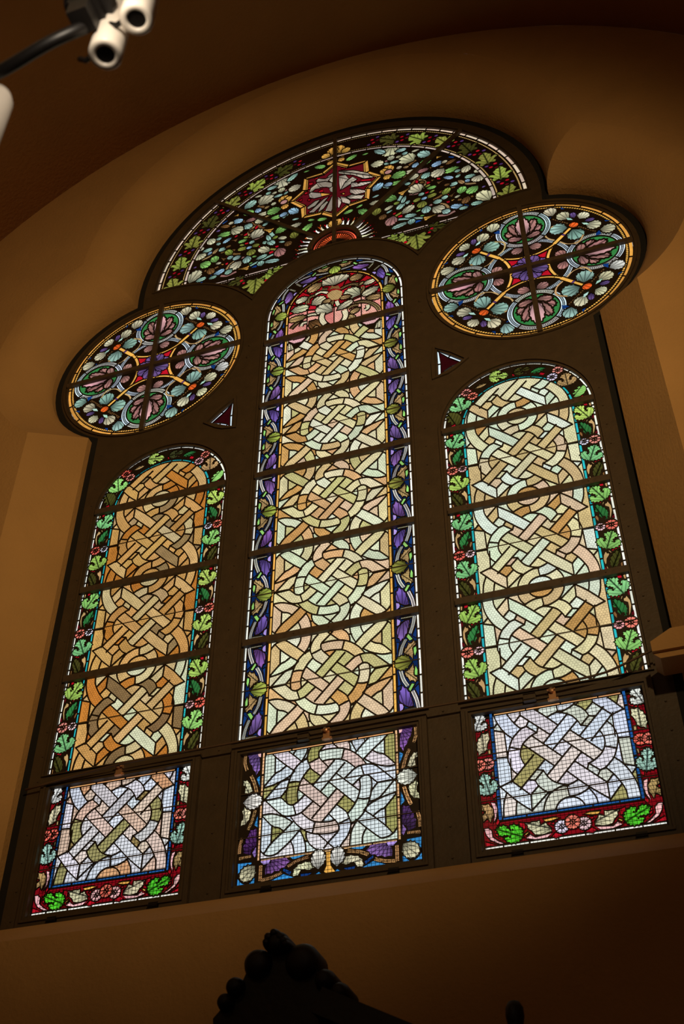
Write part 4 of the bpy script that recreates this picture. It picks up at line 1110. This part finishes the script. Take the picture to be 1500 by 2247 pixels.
    for s in (1, -1):
        for k in range(8):
            a = math.radians(3+11.2*k); d = np.array([s*math.cos(a), math.sin(a)]); e = np.array([-d[1], d[0]])*s
            if k < 7: motif(cv, 'vine', 'oXoOoXO'[k], 1.30*d-.09*e, 1.35*d+.10*e, .95, .004, .75)
            a += math.radians(5.6); d = np.array([s*math.cos(a), math.sin(a)]); e = np.array([-d[1], d[0]])*s
            if k < 7:
                for u, v, c in ((1.30, .0, 'r'), (1.345, .02, 'r'), (1.375, -.02, 'P'), (1.28, .035, 'P'), (1.33, -.03, 'R')):
                    q = u*d+v*e; cv.pane(circ(q[0], q[1], .017, 9), 'berry', 'p', [x*.75 for x in jit(PAL[c], .3)], gap=.003)
        for q0, q1, w, c in (((s*.04, 1.25), (s*.02, 1.38), .8, 'y'), ((s*.05, 1.24), (s*.12, 1.30), .9, 'y')): motif(cv, 'sh', c, q0, q1, w, .004, .8)
    # base line with spandrel leaves below
    cv.add(rect(-1.3, -.16, -1, zc+.018)); cv.add(rect(.16, 1.3, -1, zc+.018))
    for s in (1, -1):
        x0, x1 = (.19, 1.19)
        for i in range(6): a = x0+(x1-x0)*i/6; cv.pane(rect(*sorted((s*(a+.004), s*(a+(x1-x0)/6-.004))), zc-.006, zc+.013), 'white_strip', 'p', jit(lin('b9a294')))
        ribbon(cv, [(s*x0, zc-.018), (s*x1, zc-.018)], .012, 'bead_row', 'b', lin('c9b090'), .019)
        for b, t, w, c in (((.62, -.12), (.63, -.33), 1.05, 'o'), ((.56, -.10), (.43, -.2), .9, 'X'), ((.7, -.10), (.86, -.13), .8, 'O'), ((.5, -.1), (.38, -.11), .8, 'X'), ((.92, -.10), (1.05, -.11), .6, 'O')): motif(cv, 'vine', c, (s*b[0], b[1]), (s*t[0], t[1]), w, .004, .75)
        for q in ((.72, -.16), (.74, -.12), (.54, -.2)): cv.pane(circ(s*q[0], q[1], .014, 9), 'berry', 'p', jit(PAL['r']))
    root = thing('window_6', (0, 0, ACZ), 'wide half-round stained glass lunette with a white bird in a gold star above a sun', 'window', 'structure')
    panel(root, cv.build(), (0, 0, 0), 'N', 400)
    s2 = math.sqrt(.5)
    for a in (45, 90, 135):
        d = (math.cos(math.radians(a)), math.sin(math.radians(a))); link('cross_bar', cross_bars([((.19*d[0], .19*d[1]), (1.47*d[0], 1.47*d[1]))], .03), root)
    link('cross_bar', cross_bars([((0, .01), (0, .19))], .03), root)
    cv = Canvas(circ(0, 0, .22, 40, -3, 183)); cv.add(arcband(0, 0, .178, .21, 0, 180, 30), dict(a=1)); VV, T, top = cv.solve()
    link('sun_ring', slab(VV, T, np.where(top == 0)[0], .010, M_BAR, 'sun_ring', y0=-.018), root)
lunette()
# ------------------------------------------------------------------ little triangular lights
def triangles():
    for s, nm, lab in ((-1, 'window_7', 'small dark red triangular light left of the central lancet'), (1, 'window_8', 'small dark red triangular light right of the central lancet')):
        P = [(x, z-2.35) for x, z in tri_outline(s)]; xm = s*.76; P = [(x-xm, z) for x, z in P]; cv = Canvas(P)
        cv.pane(offset(P, -.021), 'pane', 'p', lin('2a0508'))
        Q = offset(P, -.001); q = offset(P, -.016); n = len(Q)
        for i in range(n):
            j = (i+1) % n; g = (Q[j]-Q[i])/np.linalg.norm(Q[j]-Q[i])*.003; cv.pane([Q[i]+g, Q[j]-g, q[j]-g, q[i]+g], 'white_strip', 'p', jit(PAL['W']))
        root = thing(nm, (xm, 0, 2.35), lab, 'window', 'structure'); panel(root, cv.build(), (0, 0, 0), 'T', 420+s)
triangles()
# ------------------------------------------------------------------ opening casements at the bottom
ZQ = -.627
def canvas_QC():
    hw = .463; z0, z1 = ZC0-ZQ, ZC1-ZQ; cv = Canvas(rect(-hw, hw, z0, z1)); zf = -.232
    cv.pane(rect(-.342, .342, zf, z1-.024), 'pane', 'p', None, split=True, pal='C')
    dz = -.5503-ZQ; knot(cv, LC, 0, dz, w=.0064)
    cv.add(rect(-hw, hw, z0, zf)); 
    for s in (-1, 1): cv.add(rect(*sorted((s*.342, s*hw)), z0, z1))
    cv.add(rect(-hw, hw, z1-.024, z1)); strip_h(cv, -.34, .34, z1-.021, z1-.011, [-.2, .02, .15], 'amber_strip', lin('c98f5a'))  # amber row paints the glow along the casement top
    for s in (-1, 1): strip_v(cv, *sorted((s*.346, s*.358)), zf-.012, z1, [.22, -.02, .1, -.13], 'gold_strip', lin('d9a876'))
    strip_h(cv, -.342, .342, zf-.014, zf-.003, [-.22, -.06, .06, .22], 'gold_strip', lin('d9a876'))
    for s in (1, -1):
        f = lambda P: [(s*a, b) for a, b in P]
        for P in QCR: ribbon(cv, f(P), .017, 'rope_band', 'c', jit(lin('dba066')), .0085, n=3)
        poly_list(cv, QC, f)
        for k, c, bx, bz, tx, tz, w in QCM: motif(cv, k, c, (s*bx, bz), (s*tx, tz), w, .004)
    cv.pane(QCV, 'vase', 'p', PAL['y'])
    return cv
def canvas_QS():
    hw = .407; z0, z1 = ZC0-ZQ, ZC1-ZQ; cv = Canvas(rect(-hw, hw, z0, z1)); zf = -.205
    cv.pane(rect(-.312, .312, zf, z1-.024), 'pane', 'p', None, split=True, pal='S')
    dz = -.527-ZQ; knot(cv, LS, 0, dz, w=.0064); cv.add(ring_poly(circ(0, dz+HS_/2, .068, 24), .0064)); cv.add(ring_poly(circ(0, dz-HS_/2, .068, 24), .0064))
    cv.add(rect(-hw, hw, z0, zf))
    for s in (-1, 1): cv.add(rect(*sorted((s*.312, s*hw)), z0, z1))
    cv.add(rect(-hw, hw, z1-.024, z1)); strip_h(cv, -.31, .31, z1-.021, z1-.011, [-.15, .02, .2], 'amber_strip', lin('c98f5a'))  # amber row paints the glow under the sash top
    cv.pane([(-hw+.003, z1-.03), (-.334, z1-.03), (-.334, zf-.022), (.334, zf-.022), (.334, z1-.03), (hw-.003, z1-.03), (hw-.003, z0+.017), (-hw+.003, z0+.017)], 'border_ground', 'p', [x*.42 for x in PAL['r']], split=True)
    blue = lin('1c4f8a')
    for s in (-1, 1): strip_v(cv, *sorted((s*.316, s*.329)), zf-.016, z1, [.27, .19, .09, 0, -.1], 'blue_strip', blue)
    strip_h(cv, -.312, .312, zf-.017, zf-.004, [-.2, -.06, .1, .22], 'blue_strip', blue)
    strip_h(cv, -hw+.002, hw-.002, z0+.002, z0+.013, [-.32, -.2, -.07, .05, .18, .3], 'white_strip', PAL['w'])
    for s in (1, -1):
        f = lambda P: [(s*a, b) for a, b in P]; poly_list(cv, QS, f, gap=.005)
        for k, c, bx, bz, tx, tz, w in QSM:
            b, t = (s*bx, bz), (s*tx, tz)
            if k == 'ros': t = (b[0]+.031, b[1])
            motif(cv, k, c, b, t, w, .006)
    motif(cv, 'ros', 's', (0.0, -.278), (.034, -.278), 1, .003)
    return cv
def sash_mesh(hw):
    z0, z1 = ZC0-ZQ, ZC1-ZQ; V, F = [], []
    cv = Canvas(rect(-hw-.056, hw+.056, z0-.072, z1+.036)); cv.add(rect(-hw-.006, hw+.006, z0-.022, z1-.016), 'hole'); VV, T, top = cv.solve()
    a = slab(VV, T, np.where(top == -1)[0], .013, M_IRON, 'sash_frame', y0=-.025)
    cv = Canvas(rect(-hw-.032, hw+.032, z0-.048, z1+.010)); cv.add(rect(-hw-.020, hw+.020, z0-.036, z1-.002), 'hole'); VV, T, top = cv.solve()
    b = slab(VV, T, np.where(top == -1)[0], .005, M_IRON, 'sash_bead', y0=-.043)
    return a, b
def casements():
    qc, qs = canvas_QC().build(), canvas_QS().build(); z0, z1 = ZC0-ZQ, ZC1-ZQ
    for key, nm, b, pal, lab in (('L', 'window_9', qs, 'QL', 'left lower opening casement of stained glass with brownish interlace'), ('C', 'window_10', qc, 'QC', 'centre lower opening casement of stained glass with blue corner shells'), ('R', 'window_11', qs, 'QS', 'right lower opening casement of stained glass with bright green leaf in the corner')):
        xc, hw = CAS[key]; root = thing(nm, (xc, 0, ZQ), lab, 'window', 'structure')
        panel(root, b, (0, 0, 0), pal, 500+len(nm)+ord(key))
        f, bd = sash_mesh(hw); s = link('sash_frame', f, root); link('sash_bead', bd, s)
        link('support_rod', rods_mesh('support_rod', -hw, hw, (0,)), root, (0, 0, .122)); link('support_rod', rods_mesh('support_rod', -hw, hw, (0,)), root, (0, 0, -.118))
        link('guard_mesh', square_mesh(2*hw, z0, z1), root, kind='stuff')
        V, F = [], []; box_vf(-.03, .03, -.085, -.058, -.022, .018, V, F); box_vf(-.026, .026, -.092, -.085, -.016, -.004, V, F)
        px = -.118-xc if key == 'C' else (-.116 if key == 'R' else None)
        if px is not None: link('latch_plate', mesh_from('latch_plate', V, F, M_IRON), root, (px, .02, z1+.012))
        V, F = [], []; box_vf(-.017, .017, -.078, -.058, -.032, .03, V, F); box_vf(-.026, .026, -.07, -.058, -.03, -.018, V, F)
        lt = link('latch', mesh_from('latch', V, F, M_BRASS), root, ((.004 if key == 'C' else (-.006 if key == 'R' else .006)), .02, z1+.010))
        V, F = [], []; tube_vf([(0, -.078, .01), (0, -.096, .012), (0, -.1, .012)], [.011, .013, .006], 10, V, F); tube_vf([(0, -.085, .01), (-.022, -.09, .016)], .006, 8, V, F); link('latch_knob', mesh_from('latch_knob', V, F, M_BRASS), lt)
        for hx in (-hw*.62, hw*.72):
            V, F = [], []; box_vf(-.025, .025, -.07, -.058, -.018, .018, V, F); tube_vf([(-.025, -.07, 0), (.025, -.07, 0)], .009, 8, V, F); link('hinge', mesh_from('hinge', V, F, M_BLKMETAL), root, (hx, .02, z0-.058))
casements()
# ------------------------------------------------------------------ cable clipped along the transom
def cable():
    P = [(-1.7, -.05, -.285), (-1.15, -.085, -.252), (-.53, -.085, -.243), (-.1, -.096, -.24), (.7, -.085, -.236), (1.16, -.096, -.238), (1.39, -.09, -.222), (1.5, -.1, -.2), (1.62, -.11, -.165), (1.70, -.13, -.15)]
    P = [tuple(p) for p in smooth3(P)]; V, F = [], []; tube_vf(P, .006, 8, V, F)
    o = link('cable', mesh_from('cable', V, F, M_CABLE, True), label='thin brown cable running along the transom above the lower casements'); o['category'] = 'cable'
def smooth3(P, n=5):
    P = [Vector(p) for p in P]; Q = [2*P[0]-P[1]]+P+[2*P[-1]-P[-2]]; out = []
    for i in range(1, len(Q)-2):
        a, b, c, d = Q[i-1:i+3]
        for k in range(n): t = k/n; out.append(.5*((2*b)+(c-a)*t+(2*a-5*b+4*c-d)*t*t+(3*b-a-3*c+d)*t**3))
    return out+[P[-1]]
cable()
# ------------------------------------------------------------------ plaster bracket on the right jamb
def bracket():
    root = thing('wall_bracket', (1.85, -.2, -.27), 'chamfered ochre stone bracket on the right jamb beside the right lancet', 'bracket')
    def prism(P, y0, y1):
        n = len(P); V = [(x, y0, z) for x, z in P]+[(x, y1, z) for x, z in P]
        F = [tuple(range(n)), tuple(reversed(range(n, 2*n)))]+[(i, i+n, (i+1) % n+n, (i+1) % n) for i in range(n)]
        return V, F
    V, F = prism([(-.20, .0), (.2, .0), (.2, .11), (-.10, .11), (-.20, .055)], -.07, .1); link('block', mesh_from('block', V, F, M_PLASTER), root)
    V, F = prism([(-.17, -.03), (.2, -.03), (.2, 0), (-.20, 0)], -.05, .1); link('moulding', mesh_from('moulding', V, F, M_PLASTER), root)
bracket()
# ------------------------------------------------------------------ chandelier near the camera
def chandelier():
    c = Vector((.93, -4.05, -.93)); root = thing('chandelier', c, 'black metal chandelier with white tubular candle sleeves, at the top left', 'chandelier')
    def T(P): return [tuple(Vector(p)-c) for p in P]
    V, F = [], []; tube_vf(T(smooth3([(.60, -4.05, -1.215), (.69, -4.04, -1.19), (.79, -4.045, -1.15), (.835, -4.04, -1.12), (.86, -4.03, -1.09), (.866, -4.02, -1.06)])), .0135, 10, V, F); link('arm', mesh_from('arm', V, F, M_BLKMETAL, True), root)
    V, F = [], []; box_vf(-.024, .02, -.03, .02, -.02, .03, V, F); box_vf(-.03, .03, -.03, .03, .03, .05, V, F); tube_vf([(0, 0, .05), (0, 0, .075), (0, 0, .1)], [.05, .055, .02], 16, V, F); tube_vf([(0, 0, .1), (0, 0, .6)], .012, 10, V, F); link('hub', mesh_from('hub', V, F, M_BLKMETAL), root, tuple(Vector((.868, -4.04, -1.075))-c))
    def sleeve(x, y, z, L=.22, ro=.0345, ri=.0195):
        V, F = [], []; n = 28
        prof = [(ri, .05), (ri, 0), (ri+.003, -.002), (ro-.004, -.002), (ro, .003), (ro, L-.02), (ro-.006, L), (0.004, L)]
        for r, h in prof:
            for k in range(n): V.append((r*math.cos(6.28318*k/n), r*math.sin(6.28318*k/n), h))
        for i in range(len(prof)-1):
            for k in range(n): F.append((i*n+k, i*n+(k+1) % n, (i+1)*n+(k+1) % n, (i+1)*n+k))
        F.append(tuple(reversed(range(n))))
        s = link('candle_sleeve', mesh_from('candle_sleeve', V, F, M_WHITE, True), root, tuple(Vector((x, y, z))-c))
        V, F = [], []; tube_vf([(0, 0, .004), (0, 0, .045)], ri*.97, 20, V, F); link('socket', mesh_from('socket', V, F, M_BLKMETAL), s)
        V, F = [], []; tube_vf([(-ro-.002, 0, .012), (-ro-.014, .004, .014), (-ro-.03, .004, .03)], .006, 8, V, F); link('clip', mesh_from('clip', V, F, M_BLKMETAL), s)
    sleeve(.893, -3.982, -1.132); sleeve(.972, -4.013, -1.092); sleeve(.672, -4.0, -1.42)
chandelier()
lamp('added_sleeve_light', (.98, -4.22, -1.16), 3.6, .03, (1, .86, .68))  # added point light to brighten the white sleeves, not a bulb of the chandelier
# ------------------------------------------------------------------ carved altarpiece at the bottom
def altarpiece():
    Y = -.9; root = thing('altarpiece', (.14, Y, ZF), 'black carved wooden altarpiece crest rising at the bottom below the window', 'altarpiece')
    cx = .14; o = Vector((.14, Y, ZF))
    def disc(name, x, z, r, y0, y1, par=root):
        V, F = [], []; n = 24
        prof = [(0.01, y0-.03), (r*.55, y0-.028), (r*.85, y0-.012), (r, y0+.01), (r, y1-.01), (r*.9, y1)]
        for rr, y in prof:
            for k in range(n): V.append((rr*math.cos(6.28318*k/n), y, rr*math.sin(6.28318*k/n)))
        for i in range(len(prof)-1):
            for k in range(n): F.append((i*n+k, i*n+(k+1) % n, (i+1)*n+(k+1) % n, (i+1)*n+k))
        F.append(tuple(range(n))[::-1]); F.append(tuple(5*n+k for k in range(n)))
        return link(name, mesh_from(name, V, F, M_WOOD, True), par, (x-o.x, 0, z-o.z))
    E_ = dict(CRESTDATA)
    for x, z, r in E_['bud']: disc('bud_lobe', x, z, r, -.07, .07)
    for x, z, r in E_['scroll']: disc('scroll', x, z, r, -.06, .06)
    V, F = [], []; P = E_['board']; n = len(P)
    V = [(x-o.x, -.045, z-o.z) for x, z in P]+[(x-o.x, .06, z-o.z) for x, z in P]; F = [tuple(range(n)), tuple(reversed(range(n, 2*n)))]+[(i, i+n, (i+1) % n+n, (i+1) % n) for i in range(n)]
    link('crest_board', mesh_from('crest_board', V, F, M_WOOD), root)
    for s in (-1, 1):
        V, F = [], []; dz_ = 0 if s > 0 else -.09; a, b = Vector((cx+s*.20, 0, -1.895+dz_)), Vector((cx+s*1.02, 0, -2.30)); d = (b-a).normalized(); nrm = Vector((-d.z, 0, d.x)); nrm = nrm if nrm.z > 0 else -nrm; q = []
        for y in (-.12, .08):
            for p in (a, b, b-nrm*.09, a-nrm*.09): V.append((p.x-o.x, y, p.z-o.z))
        F = [(0, 1, 2, 3), (7, 6, 5, 4), (0, 4, 5, 1), (1, 5, 6, 2), (2, 6, 7, 3), (3, 7, 4, 0)]; link('raking_cornice', mesh_from('raking_cornice', V, F, M_WOOD), root)
        # turned finial
        V, F = [], []; x = cx+s*.84; zt = -1.972
        prof = [(.004, 0), (.02, -.006), (.03, -.025), (.032, -.05), (.027, -.075), (.02, -.09), (.03, -.1), (.06, -.108), (.065, -.135), (.055, -.15), (.05, -.32)]; n = 18
        for r, h in prof:
            for k in range(n): V.append((r*math.cos(6.28318*k/n), r*math.sin(6.28318*k/n), h))
        for i in range(len(prof)-1):
            for k in range(n): F.append((i*n+k, (i+1)*n+k, (i+1)*n+(k+1) % n, i*n+(k+1) % n))
        F.append(tuple(range(n))); link('finial', mesh_from('finial', V, F, M_WOOD, True), root, (x-o.x, 0, zt-o.z))
    V = [(x, y, z-ZF) for y in (-.02, .04) for x, z in ((-1.0, -2.30), (1.0, -2.30), (.2, -1.93), (-.2, -1.93))]; F = [(0, 1, 2, 3), (7, 6, 5, 4), (0, 4, 5, 1), (1, 5, 6, 2), (2, 6, 7, 3), (3, 7, 4, 0)]; link('tympanum', mesh_from('tympanum', V, F, M_WOOD), root)
    V, F = [], []; box_vf(-1.0, 1.0, -.10, .42, 0, 2.72, V, F); link('body', mesh_from('body', V, F, M_WOOD), root)
    V, F = [], []; box_vf(-1.06, 1.06, -.16, .45, 2.66, 2.74, V, F); link('cornice', mesh_from('cornice', V, F, M_WOOD), root)
altarpiece()
